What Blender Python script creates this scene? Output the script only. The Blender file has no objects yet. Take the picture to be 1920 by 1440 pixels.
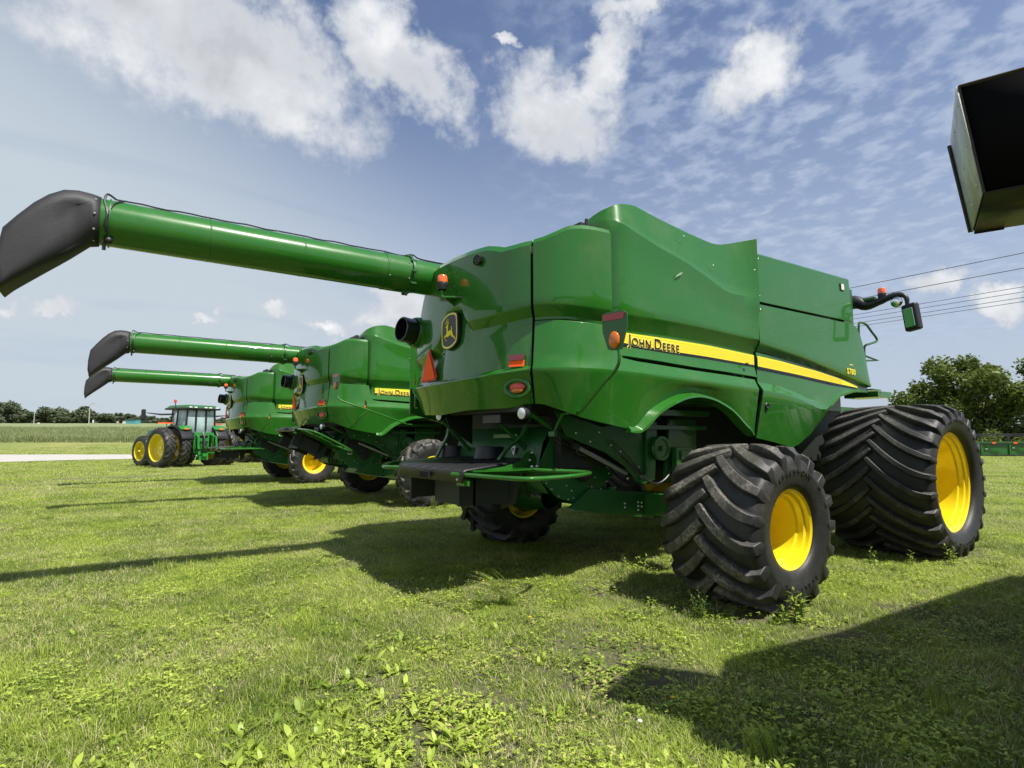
import bpy, bmesh, math, random
import numpy as np
from mathutils import Vector, Matrix, noise
random.seed(7)
SC = bpy.context.scene
COL = SC.collection
R = math.radians

# ------------------------------------------------------------------ camera, sky, sun, exposure
CAM = Vector((-4.94, -5.82, 1.497))
YAW, PITCH = R(55.3), R(5.37)
cam_d = bpy.data.cameras.new('camera'); cam = bpy.data.objects.new('camera', cam_d); COL.objects.link(cam)
cam_d.sensor_width = 36; cam_d.lens = 36 * 1079 / 1920; cam_d.clip_start = .05; cam_d.clip_end = 5000
cam.location = CAM; cam.rotation_euler = (R(90) + PITCH, 0, YAW - R(90))
SC.camera = cam
SC.view_settings.view_transform = 'Standard'; SC.view_settings.look = 'None'
SC.view_settings.exposure = 0.5; SC.view_settings.gamma = 1
LIGHT = Vector((-.20, .56, -1.0)).normalized()            # the way sunlight travels
SUN_EL = math.asin(-LIGHT.z); SUN_AZ = math.atan2(-LIGHT.x, -LIGHT.y)
sd = bpy.data.lights.new('sun', 'SUN'); sd.energy = 5.0; sd.angle = R(.6); sd.color = (1, .955, .88)
so = bpy.data.objects.new('sun', sd); COL.objects.link(so); so.rotation_euler = LIGHT.to_track_quat('-Z', 'Y').to_euler()
so.location = (0, 0, 30)

class NT:
    """tiny node-tree helper"""
    def __init__(s, nt): s.nt = nt
    def n(s, t, **kw):
        nd = s.nt.nodes.new(t)
        for k, v in kw.items():
            if k == 'ins':
                for a, b in v.items():
                    if hasattr(b, 'is_linked') or isinstance(b, bpy.types.NodeSocket): s.nt.links.new(b, nd.inputs[a])
                    else: nd.inputs[a].default_value = b
            else: setattr(nd, k, v)
        return nd
    def m(s, op, a, b=0.0, c=0.0, clamp=False):
        nd = s.n('ShaderNodeMath', operation=op, use_clamp=clamp, ins={0: a, 1: b, 2: c}); return nd.outputs[0]
    def v(s, op, a, b=(0, 0, 0)):
        nd = s.n('ShaderNodeVectorMath', operation=op, ins={0: a, 1: b})
        return nd.outputs['Value'] if op in ('DOT_PRODUCT', 'LENGTH') else nd.outputs[0]
    def mix(s, f, a, b, mode='MIX'):
        nd = s.n('ShaderNodeMix', data_type='RGBA', blend_type=mode, ins={0: f, 6: a, 7: b}); return nd.outputs[2]
    def ramp(s, x, a, b, smooth=True):
        nd = s.n('ShaderNodeMapRange', interpolation_type='SMOOTHSTEP' if smooth else 'LINEAR', ins={0: x, 1: a, 2: b}); return nd.outputs[0]
    def noise(s, vec, scale, det=4, rough=.55, dist=0.0, col=False):
        nd = s.n('ShaderNodeTexNoise', ins={'Vector': vec, 'Scale': scale, 'Detail': det, 'Roughness': rough, 'Distortion': dist})
        return nd.outputs['Color' if col else 0]

W = bpy.data.worlds.new("World"); SC.world = W; W.use_nodes = True
def build_world():
    nt = W.node_tree; nt.nodes.clear(); t = NT(nt)
    sky = t.n('ShaderNodeTexSky', sky_type='NISHITA', sun_disc=False, sun_elevation=SUN_EL, sun_rotation=SUN_AZ,
              altitude=200, air_density=1.0, dust_density=1.6, ozone_density=2.0)
    skyc = t.v('MULTIPLY', sky.outputs[0], (.088, .086, .094))
    d = t.v('NORMALIZE', t.n('ShaderNodeTexCoord').outputs['Generated'])
    sep = t.n('ShaderNodeSeparateXYZ', ins={0: d}); z = sep.outputs[2]
    # the plane the clouds lie on: patterns shrink towards the horizon
    zz = t.m('MAXIMUM', t.m('ADD', z, .10), .03)
    P = t.n('ShaderNodeCombineXYZ', ins={0: t.m('DIVIDE', sep.outputs[0], zz), 1: t.m('DIVIDE', sep.outputs[1], zz), 2: 0.0}).outputs[0]
    n1 = t.noise(d, 9, 8, .62, col=True)
    warp = t.v('SUBTRACT', n1, (.5, .5, .5))
    dw = t.v('ADD', d, t.v('MULTIPLY', warp, (.15, .15, .15)))
    fine = t.noise(d, 17, 9, .62)
    B = [((.076, .842, .535), (.971, -.079, -.225), .235, .090), ((.187, .849, .494), (.973, -.176, -.152), .095, .055),
         ((.319, .76, .566), (.847, -.037, -.53), .120, .055), ((.545, .669, .506), (.804, -.405, -.434), .095, .062),
         ((.577, .594, .56), (.134, -.775, .618), .078, .034), ((.581, .532, .616), (.66, -.751, -.011), .044, .022),
         ((.731, .448, .514), (.055, -.816, .576), .065, .036), 
         ((.453, .668, .591), (.866, -.475, -.157), .020, .011),
         ((-.112, .979, .169), (.992, .111, -.063), .030, .014), ((-.063, .983, .171), (.998, .056, -.024), .026, .012),
         ((.195, .959, .208), (.977, -.21, -.022), .032, .013), ((.378, .902, .208), (.894, -.434, .107), .063, .025),
         ((.286, .938, .194), (.944, -.327, .056), .045, .013), ((.925, .313, .215), (.295, -.955, .04), .035, .016),
         ((.954, .244, .176), (.276, -.895, -.35), .033, .019), ((.124, .976, .181), (.984, -.153, .09), .018, .008),
         # clouds around the rest of the sky, seen in the paint and from other places
         ((-.8, .3, .52), (.35, .93, 0), .25, .1), ((-.55, -.6, .58), (.7, -.7, 0), .22, .1), ((.4, -.8, .45), (.89, .45, 0), .25, .09),
         ((-.9, -.1, .35), (0, 1, .2), .16, .05), ((-.75, .62, .22), (.64, .77, 0), .12, .04), ((.1, -.93, .35), (1, 0, 0), .2, .06),
         ((-.3, -.3, .9), (1, 0, 0), .2, .12)]
    acc = None
    for c, e1, a, b in B:
        c = Vector(c).normalized(); e1 = Vector(e1).normalized(); e2 = c.cross(e1).normalized()
        u = t.v('DOT_PRODUCT', dw, tuple(e1 / a)); u = t.m('SUBTRACT', u, c.dot(e1) / a)
        v = t.v('DOT_PRODUCT', dw, tuple(e2 / b)); v = t.m('SUBTRACT', v, c.dot(e2) / b)
        r2 = t.m('MULTIPLY_ADD', u, u, t.m('MULTIPLY', v, v))
        back = t.m('LESS_THAN', t.v('DOT_PRODUCT', d, tuple(c)), .2)
        val = t.m('SUBTRACT', t.m('SUBTRACT', 1.0, r2), t.m('MULTIPLY', back, 50))
        val = t.m('MAXIMUM', val, -1.5)
        acc = val if acc is None else t.m('MAXIMUM', acc, val)
    dens = t.m('ADD', t.m('ADD', acc, .10), t.m('MULTIPLY', t.m('SUBTRACT', fine, .5), 3.1))
    puff = t.ramp(dens, -.55, .65)
    core = t.ramp(dens, .1, 1.5)
    # rippled high cloud, mostly upper right
    Ps = t.v('MULTIPLY', P, (5.2, 4.6, 1))
    r1 = t.noise(Ps, 2.4, 6, .55, .15); r2n = t.noise(P, .9, 3, .5)
    right = t.ramp(t.v('DOT_PRODUCT', d, (.66, -.60, .18)), -.14, .30)
    rip = t.m('MULTIPLY', t.ramp(t.m('ADD', r1, t.m('MULTIPLY', t.m('SUBTRACT', r2n, .5), .35)), .40, .68), right)
    # smooth veil, mostly low and left
    vn = t.noise(t.v('MULTIPLY', P, (.5, 1.1, 1)), 1.1, 6, .55, .6)
    left = t.ramp(t.v('DOT_PRODUCT', d, (-.50, .30, -.95)), -.42, .04)
    veil = t.m('MULTIPLY', t.ramp(vn, .16, .50), left)
    low = t.m('SUBTRACT', 1.0, t.ramp(z, -.02, .80))
    hz = t.m('MULTIPLY', t.m('POWER', low, 1.5), .80)
    shade = t.noise(d, 6, 5, .5)
    ccol = t.mix(core, (.43, .46, .51, 1), (.69, .695, .70, 1))
    ccol = t.mix(t.m('MULTIPLY', t.m('MULTIPLY', t.ramp(shade, .40, .65), core), .8), ccol, (.33, .35, .38, 1))
    c = t.mix(hz, skyc, (.375, .43, .50, 1))
    c = t.mix(t.m('MULTIPLY', veil, .96), c, (.41, .465, .51, 1))
    c = t.mix(t.m('MULTIPLY', rip, .72), c, (.36, .42, .53, 1))
    c = t.mix(t.m('MULTIPLY', puff, .93), c, ccol)
    bg = t.n('ShaderNodeBackground', ins={0: c, 1: 1.0})
    nt.links.new(bg.outputs[0], t.n('ShaderNodeOutputWorld').inputs[0])
build_world()

# ------------------------------------------------------------------ materials
MATS = {}
def mat(name, col, rough=.5, metal=0.0, coat=0.0, var=0.0, vscale=6, bump=0.0, bscale=40, rvar=0.0, col2=None, th=(.45, .6), spec=.5, emis=0, alpha=1, trans=0, coatr=.04):
    if name in MATS: return MATS[name]
    m = bpy.data.materials.new(name); m.use_nodes = True; nt = m.node_tree; t = NT(nt)
    b = nt.nodes['Principled BSDF']; b.inputs['Roughness'].default_value = rough; b.inputs['Metallic'].default_value = metal
    b.inputs['Coat Weight'].default_value = coat; b.inputs['Coat Roughness'].default_value = coatr
    b.inputs['Specular IOR Level'].default_value = spec; b.inputs['Transmission Weight'].default_value = trans; b.inputs['Alpha'].default_value = alpha
    c = tuple(col) + (1,)
    pos = t.n('ShaderNodeTexCoord').outputs['Object']
    if col2:
        f = t.ramp(t.noise(pos, vscale, 7, .65), *th); src = t.mix(f, c, tuple(col2) + (1,)); nt.links.new(src, b.inputs['Base Color'])
    elif var:
        f = t.noise(pos, vscale, 6, .6)
        hi = tuple(min(1, x * (1 + var)) for x in col) + (1,); lo = tuple(x * (1 - var) for x in col) + (1,)
        nt.links.new(t.mix(f, lo, hi), b.inputs['Base Color'])
    else: b.inputs['Base Color'].default_value = c
    if rvar: nt.links.new(t.m('ADD', rough - rvar / 2, t.m('MULTIPLY', t.noise(pos, 3.0, 6, .6), rvar)), b.inputs['Roughness'])
    if bump:
        bp = t.n('ShaderNodeBump', ins={'Strength': bump, 'Distance': .01, 'Height': t.noise(pos, bscale, 5, .6)})
        nt.links.new(bp.outputs[0], b.inputs['Normal'])
    if emis: b.inputs['Emission Color'].default_value = c; b.inputs['Emission Strength'].default_value = emis
    MATS[name] = m; return m

def paint(name, col, dust=(.20, .19, .12), damt=.10):
    """glossy machine paint with faint dust and slight waviness"""
    m = bpy.data.materials.new(name); m.use_nodes = True; nt = m.node_tree; t = NT(nt); b = nt.nodes['Principled BSDF']
    pos = t.n('ShaderNodeTexCoord').outputs['Object']
    f = t.ramp(t.noise(pos, 2.2, 8, .68), .45, .85); f2 = t.noise(pos, 60, 3, .7)
    dm = t.m('MULTIPLY', t.m('MULTIPLY', f, t.m('ADD', .5, f2)), damt)
    nt.links.new(t.mix(dm, tuple(col) + (1,), tuple(dust) + (1,)), b.inputs['Base Color'])
    nt.links.new(t.m('ADD', .26, t.m('MULTIPLY', f, .22)), b.inputs['Roughness'])
    b.inputs['Coat Weight'].default_value = .85; b.inputs['Specular IOR Level'].default_value = .15
    nt.links.new(t.m('ADD', .03, t.m('MULTIPLY', f, .07)), b.inputs['Coat Roughness'])
    bp = t.n('ShaderNodeBump', ins={'Strength': .08, 'Distance': .02, 'Height': t.noise(pos, 1.6, 2, .4)})
    nt.links.new(bp.outputs[0], b.inputs['Normal']); nt.links.new(bp.outputs[0], b.inputs['Coat Normal'])
    MATS[name] = m; return m
GREEN = paint('green_paint', (.022, .135, .013), (.16, .17, .10), .22)
GREEN_DK = mat('green_frame_paint', (.015, .105, .018), .42, coat=.3, var=.25, rvar=.2)
YELLOW = paint('yellow_paint', (.85, .66, .018), (.35, .25, .10), .3)
BLACK = mat('black_plastic', (.016, .016, .018), .42, var=.2, bump=.15, bscale=300)
BLACK_GL = mat('black_steel', (.012, .012, .013), .25, coat=.5)
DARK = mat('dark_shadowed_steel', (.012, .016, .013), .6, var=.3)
STEEL = mat('bare_steel', (.45, .46, .47), .32, metal=.9, var=.2)
ROD = mat('cylinder_rod_grey', (.30, .31, .32), .4, metal=.3)
BOLT = mat('zinc_bolt', (.62, .62, .58), .3, metal=.7)
DECAL_Y = mat('yellow_decal', (.92, .76, .05), .6, spec=.2)
DECAL_K = mat('black_decal', (.012, .012, .012), .4)
DECAL_C = mat('cream_decal', (.92, .78, .14), .4)
WHITE = mat('white_plastic', (.72, .72, .70), .35)
RED = mat('red_reflector', (.62, .03, .02), .25, coat=.8)
RED_DK = mat('dark_red_reflector', (.16, .012, .02), .2, coat=.8)
ORANGE_SMV = mat('fluorescent_orange', (1.0, .13, .03), .7, spec=.1)
AMBER = mat('amber_lens', (.85, .20, .01), .12, coat=1, trans=.3)
GLASSY = mat('lamp_glass', (.75, .78, .8), .08, coat=1)
MIRROR = mat('mirror_glass', (.8, .82, .84), .04, metal=1)
GALV = mat('galvanised_edge', (.46, .49, .52), .7, metal=0, col2=(.58, .605, .62), vscale=9, bump=.2)
RUBBER_SP = mat('spout_rubber', (.020, .020, .022), .58, var=.25, bump=.25, bscale=120)

def rubber(name, mud, amt, r0=None):
    m = bpy.data.materials.new(name); m.use_nodes = True; nt = m.node_tree; t = NT(nt); b = nt.nodes['Principled BSDF']
    pos = t.n('ShaderNodeTexCoord').outputs['Object']; sep = t.n('ShaderNodeSeparateXYZ', ins={0: pos})
    big = t.noise(pos, 3.2, 7, .65); sm = t.noise(pos, 38, 6, .7)
    f = t.m('MULTIPLY', t.ramp(big, .42, .66), t.ramp(sm, .34, .66)); f = t.m('MULTIPLY', f, amt)
    if r0:
        rad = t.v('LENGTH', t.v('MULTIPLY', pos, (1, 0, 1))); top = t.ramp(rad, r0 - .075, r0 - .012)
        f = t.m('MULTIPLY', t.m('ADD', t.m('MULTIPLY', f, t.m('ADD', .10, t.m('MULTIPLY', top, .9))), t.m('MULTIPLY', top, t.m('MULTIPLY', sm, .22))), 1.0)
    base = t.mix(t.noise(pos, 12, 5, .6), (.012, .012, .012, 1), (.026, .026, .025, 1))
    nt.links.new(t.mix(f, base, tuple(mud) + (1,)), b.inputs['Base Color'])
    nt.links.new(t.m('ADD', .50, t.m('MULTIPLY', f, .4)), b.inputs['Roughness']); b.inputs['Specular IOR Level'].default_value = .45
    bp = t.n('ShaderNodeBump', ins={'Strength': .35, 'Distance': .006, 'Height': t.noise(pos, 70, 6, .7)})
    nt.links.new(bp.outputs[0], b.inputs['Normal']); MATS[name] = m; return m
RUBBER = rubber('tyre_rubber', (.17, .155, .13), .55)
RUBBER_MUD = rubber('muddy_tyre_rubber', (.26, .235, .19), 1.0, .745)
RUBBER_TOP = rubber('worn_tyre_rubber', (.15, .14, .125), .8, 1.0)

# ------------------------------------------------------------------ mesh building
class MB:
    def __init__(s): s.v = []; s.f = []
    def add(s, vs, fs):
        o = len(s.v); s.v += [tuple(x) for x in vs]; s.f += [tuple(i + o for i in f) for f in fs]; return s
    def box(s, c, d, rot=None, taper=1):
        hx, hy, hz = d[0] / 2, d[1] / 2, d[2] / 2
        vs = [Vector((x * hx * (taper if z > 0 else 1), y * hy * (taper if z > 0 else 1), z * hz)) for z in (-1, 1) for y in (-1, 1) for x in (-1, 1)]
        if rot is not None: vs = [rot @ v for v in vs]
        vs = [v + Vector(c) for v in vs]
        return s.add(vs, [(0, 2, 3, 1), (4, 5, 7, 6), (0, 1, 5, 4), (2, 6, 7, 3), (0, 4, 6, 2), (1, 3, 7, 5)])
    def tube(s, pts, r, n=10, cap=True):
        pts = [Vector(p) for p in pts]; rs = r if isinstance(r, (list, tuple)) else [r] * len(pts)
        T = []
        for i in range(len(pts)):
            a = pts[max(i - 1, 0)]; b = pts[min(i + 1, len(pts) - 1)]; T.append((b - a).normalized())
        up = Vector((0, 0, 1)) if abs(T[0].z) < .9 else Vector((1, 0, 0))
        N = (up - T[0] * up.dot(T[0])).normalized(); vs = []
        for i, p in enumerate(pts):
            N = (N - T[i] * N.dot(T[i])).normalized(); Bn = T[i].cross(N)
            for k in range(n):
                a = 2 * math.pi * k / n; vs.append(p + (N * math.cos(a) + Bn * math.sin(a)) * rs[i])
        fs = [(i * n + k, i * n + (k + 1) % n, (i + 1) * n + (k + 1) % n, (i + 1) * n + k) for i in range(len(pts) - 1) for k in range(n)]
        if cap: fs += [tuple(range(n))[::-1], tuple((len(pts) - 1) * n + k for k in range(n))]
        return s.add(vs, fs)
    def lathe(s, prof, c=(0, 0, 0), axis=(0, 1, 0), n=48, close=False):
        """prof: (along axis, radius)"""
        ax = Vector(axis).normalized(); u = ax.orthogonal().normalized(); w = ax.cross(u); c = Vector(c)
        vs = [c + ax * a + (u * math.cos(2 * math.pi * k / n) + w * math.sin(2 * math.pi * k / n)) * r for a, r in prof for k in range(n)]
        m = len(prof)
        fs = [(i * n + k, i * n + (k + 1) % n, ((i + 1) % m) * n + (k + 1) % n, ((i + 1) % m) * n + k) for i in range(m if close else m - 1) for k in range(n)]
        return s.add(vs, fs)
    def prism(s, poly, o, eu, ev, th):
        """poly in the plane o + u*eu + v*ev, thickened by th along eu x ev"""
        o = Vector(o); eu = Vector(eu); ev = Vector(ev); nn = eu.cross(ev).normalized() * th; n = len(poly)
        a = [o + eu * p[0] + ev * p[1] for p in poly]; b = [p + nn for p in a]
        return s.add(a + b, [tuple(range(n))[::-1], tuple(range(n, 2 * n))] + [(i, (i + 1) % n, n + (i + 1) % n, n + i) for i in range(n)])
    def ell(s, c, d, n=16, m=10):
        vs = [Vector(c) + Vector((d[0] * math.sin(math.pi * i / m) * math.cos(2 * math.pi * k / n), d[1] * math.sin(math.pi * i / m) * math.sin(2 * math.pi * k / n), d[2] * math.cos(math.pi * i / m))) for i in range(m + 1) for k in range(n)]
        return s.add(vs, [(i * n + k, i * n + (k + 1) % n, (i + 1) * n + (k + 1) % n, (i + 1) * n + k) for i in range(m) for k in range(n)])
    def build(s, name, m, parent=None, ang=38, bevel=0, solid=0, weld=True):
        me = bpy.data.meshes.new(name); me.from_pydata(s.v, [], s.f)
        bm = bmesh.new(); bm.from_mesh(me)
        if weld: bmesh.ops.remove_doubles(bm, verts=bm.verts, dist=1e-5)
        bmesh.ops.dissolve_degenerate(bm, dist=1e-6, edges=bm.edges)
        bmesh.ops.recalc_face_normals(bm, faces=bm.faces)
        for f in bm.faces: f.smooth = True
        for e in bm.edges:
            if len(e.link_faces) == 2 and e.calc_face_angle(0) > R(ang): e.smooth = False
        bm.to_mesh(me); bm.free()
        me.materials.append(m); o = bpy.data.objects.new(name, me); COL.objects.link(o)
        if parent: o.parent = parent
        if solid:
            md = o.modifiers.new('solid', 'SOLIDIFY'); md.thickness = solid; md.offset = -1
        if bevel:
            md = o.modifiers.new('bevel', 'BEVEL'); md.width = bevel; md.segments = 2; md.limit_method = 'ANGLE'; md.angle_limit = R(38); md.harden_normals = True
        return o

BM = {}
def bolts(name, parent, pts, r=.012):
    for p in pts:
        k = round(r, 4)
        if k not in BM:
            mb = MB(); mb.ell((0, 0, 0), (r, r * 1.2, r), 8, 5); o = mb.build(name, BOLT, None); BM[k] = o.data; bpy.data.objects.remove(o)
        o = bpy.data.objects.new(name, BM[k]); COL.objects.link(o); o.parent = parent; o.location = p
def tag(o, label=None, cat=None, group=None, kind=None):
    if label: o['label'] = label
    if cat: o['category'] = cat
    if group: o['group'] = group
    if kind: o['kind'] = kind
    return o
def empty(name, loc=(0, 0, 0), rz=0):
    o = bpy.data.objects.new(name, None); COL.objects.link(o); o.location = loc; o.rotation_euler = (0, 0, rz); o.empty_display_size = .3; return o
KIDS = {}
def children(o): return [c for c in bpy.data.objects if c.parent == o]
def copy_tree(o, parent=None, skip=()):
    c = o.copy(); COL.objects.link(c); c.parent = parent
    for ch in children(o):
        if ch.get('src_key') in skip: continue
        copy_tree(ch, c, skip)
    return c
def key(o, k): o['src_key'] = k; return o
def interp(x, pts):
    if x <= pts[0][0]: return pts[0][1]
    for (a, b), (c, d) in zip(pts[:-1], pts[1:]):
        if x <= c: return b + (d - b) * (x - a) / (c - a) if c > a else d
    return pts[-1][1]
def spline(pts, n=8):
    """Catmull-Rom through pts"""
    P = [Vector(p) for p in pts]; out = []
    for i in range(len(P) - 1):
        p0 = P[max(i - 1, 0)]; p1 = P[i]; p2 = P[i + 1]; p3 = P[min(i + 2, len(P) - 1)]
        for k in range(n):
            t = k / n; out.append(.5 * ((2 * p1) + (p2 - p0) * t + (2 * p0 - 5 * p1 + 4 * p2 - p3) * t * t + (3 * p1 - p0 - 3 * p2 + p3) * t ** 3))
    return out + [P[-1]]

# ------------------------------------------------------------------ combine body: footprint of its walls seen from above
_h = [(-1.85, 0), (-1.83, .5), (-1.75, .95), (-1.62, 1.25), (-1.4, 1.5), (-1.1, 1.65), (-.9, 1.70)]
_c = [(x, y, 0) for x, y in _h[::-1]] + [(x, -y, 0) for x, y in _h[1:]]
FOOT = [(v.x, v.y) for v in spline(_c, 6)] + [(x, -1.7) for x in np.arange(-.7, 6, .2)]
FS = [0.0]
for a, b in zip(FOOT[:-1], FOOT[1:]): FS.append(FS[-1] + math.hypot(b[0] - a[0], b[1] - a[1]))
def fp(s):
    s = max(0, min(s, FS[-1] - 1e-6))
    i = max(0, min(len(FS) - 2, int(np.searchsorted(FS, s, side='right')) - 1))
    t = (s - FS[i]) / (FS[i + 1] - FS[i]); a, b = FOOT[i], FOOT[i + 1]
    tx, ty = b[0] - a[0], b[1] - a[1]; L = math.hypot(tx, ty)
    # smoothed tangent
    i2 = min(i + 1, len(FS) - 2); c, d = FOOT[i2], FOOT[i2 + 1]; i0 = max(i - 1, 0); e, f = FOOT[i0], FOOT[i0 + 1]
    tx = (d[0] - c[0]) * t + tx + (f[0] - e[0]) * (1 - t); ty = (d[1] - c[1]) * t + ty + (f[1] - e[1]) * (1 - t); L = math.hypot(tx, ty)
    return a[0] + (b[0] - a[0]) * t, a[1] + (b[1] - a[1]) * t, ty / L, -tx / L   # outward normal is right of travel... (ty,-tx)
def sxy(x, y): return FS[min(range(len(FOOT)), key=lambda i: (FOOT[i][0] - x) ** 2 + (FOOT[i][1] - y) ** 2)]
S0 = sxy(-.9, -1.7)
def sx(x): return S0 + (x + .9)
def sy(y):
    for i in range(len(FOOT) - 1):
        if FOOT[i][1] >= y >= FOOT[i + 1][1]:
            t = (FOOT[i][1] - y) / max(FOOT[i][1] - FOOT[i + 1][1], 1e-9); return FS[i] + t * (FS[i + 1] - FS[i])
    return S0
_x, _y, _nx, _ny = fp(sy(0.0)); FLIP = 1 if _nx < 0 else -1
TANK = [(v.x, v.y) for v in spline([(-.60, -1.7, 0), (-.69, -1.686, 0), (-.77, -1.645, 0), (-.835, -1.575, 0), (-.88, -1.475, 0), (-.90, -1.35, 0), (-.905, -1.2, 0), (-.91, -.8, 0)], 5)]
TL = [0.0]
for a, b in zip(TANK[:-1], TANK[1:]): TL.append(TL[-1] + math.hypot(b[0] - a[0], b[1] - a[1]))
def tp(d):
    i = max(0, min(len(TL) - 2, int(np.searchsorted(TL, d, side='right')) - 1)); t = (d - TL[i]) / (TL[i + 1] - TL[i]); a, b = TANK[i], TANK[i + 1]; L = TL[i + 1] - TL[i]
    return a[0] + (b[0] - a[0]) * t, a[1] + (b[1] - a[1]) * t, (b[1] - a[1]) / L, -(b[0] - a[0]) / L
def sp(s, z, off=0, tank=False):
    if tank and s < sx(-.60):
        x, y, nx, ny = tp(min(sx(-.60) - s, TL[-1] - 1e-4)); return Vector((x + nx * off, y - ny * off, z)) if False else Vector((x + (-abs(nx)) * off, y - abs(ny) * off, z))
    x, y, nx, ny = fp(s); return Vector((x + nx * off * FLIP, y + ny * off * FLIP, z))
def sframe(s):
    x, y, nx, ny = fp(s); n = Vector((nx * FLIP, ny * FLIP, 0)); return n, Vector((-n.y, n.x, 0))   # normal, horizontal tangent
def shell(name, s_list, lines, m, parent, sub=.12, solid=.025, bevel=.006, mirror=False, tank=False):
    """lines: from top to bottom, (z(s) polyline, off(s) polyline or number)"""
    mb = MB(); rows = []
    def val(p, s): return p if isinstance(p, (int, float)) else interp(s, p)
    zs = [[val(l[0], s) for s in s_list] for l in lines]; os_ = [[val(l[1], s) for s in s_list] for l in lines]
    for k in range(len(lines)):
        rows.append((zs[k], os_[k]))
        if k < len(lines) - 1:
            gap = max(a - b for a, b in zip(zs[k], zs[k + 1])); n = max(1, int(round(gap / sub)))
            for j in range(1, n):
                t = j / n; rows.append(([a + (b - a) * t for a, b in zip(zs[k], zs[k + 1])], [a + (b - a) * t for a, b in zip(os_[k], os_[k + 1])]))
    vs = [sp(s, z[i], o[i], tank) for z, o in rows for i, s in enumerate(s_list)]
    if mirror: vs = [Vector((v.x, -v.y, v.z)) for v in vs]
    n = len(s_list)
    fs = [(r * n + i, r * n + i + 1, (r + 1) * n + i + 1, (r + 1) * n + i) for r in range(len(rows) - 1) for i in range(n - 1)]
    if not mirror: fs = [f[::-1] for f in fs]
    me_o = MB(); me_o.add(vs, fs)
    me = bpy.data.meshes.new(name); me.from_pydata(me_o.v, [], me_o.f)
    bm = bmesh.new(); bm.from_mesh(me); bmesh.ops.dissolve_degenerate(bm, dist=1e-5, edges=bm.edges)
    # make the normals face outward
    f0 = max(bm.faces, key=lambda f: f.calc_area()); cen = f0.calc_center_median(); f0.normal_update()
    out = Vector((cen.x - 1.2 if cen.x < -.5 else 0, cen.y, 0))
    if f0.normal.dot(out) < 0: bmesh.ops.reverse_faces(bm, faces=bm.faces)
    for f in bm.faces: f.smooth = True
    bm.normal_update()
    for e in bm.edges:
        if len(e.link_faces) == 2 and e.calc_face_angle(0) > R(24): e.smooth = False
    bm.to_mesh(me); bm.free(); me.materials.append(m)
    o = bpy.data.objects.new(name, me); COL.objects.link(o); o.parent = parent
    md = o.modifiers.new('solid', 'SOLIDIFY'); md.thickness = solid; md.offset = -1
    if bevel:
        md = o.modifiers.new('bevel', 'BEVEL'); md.width = bevel; md.segments = 2; md.limit_method = 'ANGLE'; md.angle_limit = R(40); md.harden_normals = True
    return o
def steps(a, b, d):
    n = max(1, int(math.ceil((b - a) / d))); return [a + (b - a) * i / n for i in range(n + 1)]

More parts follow.
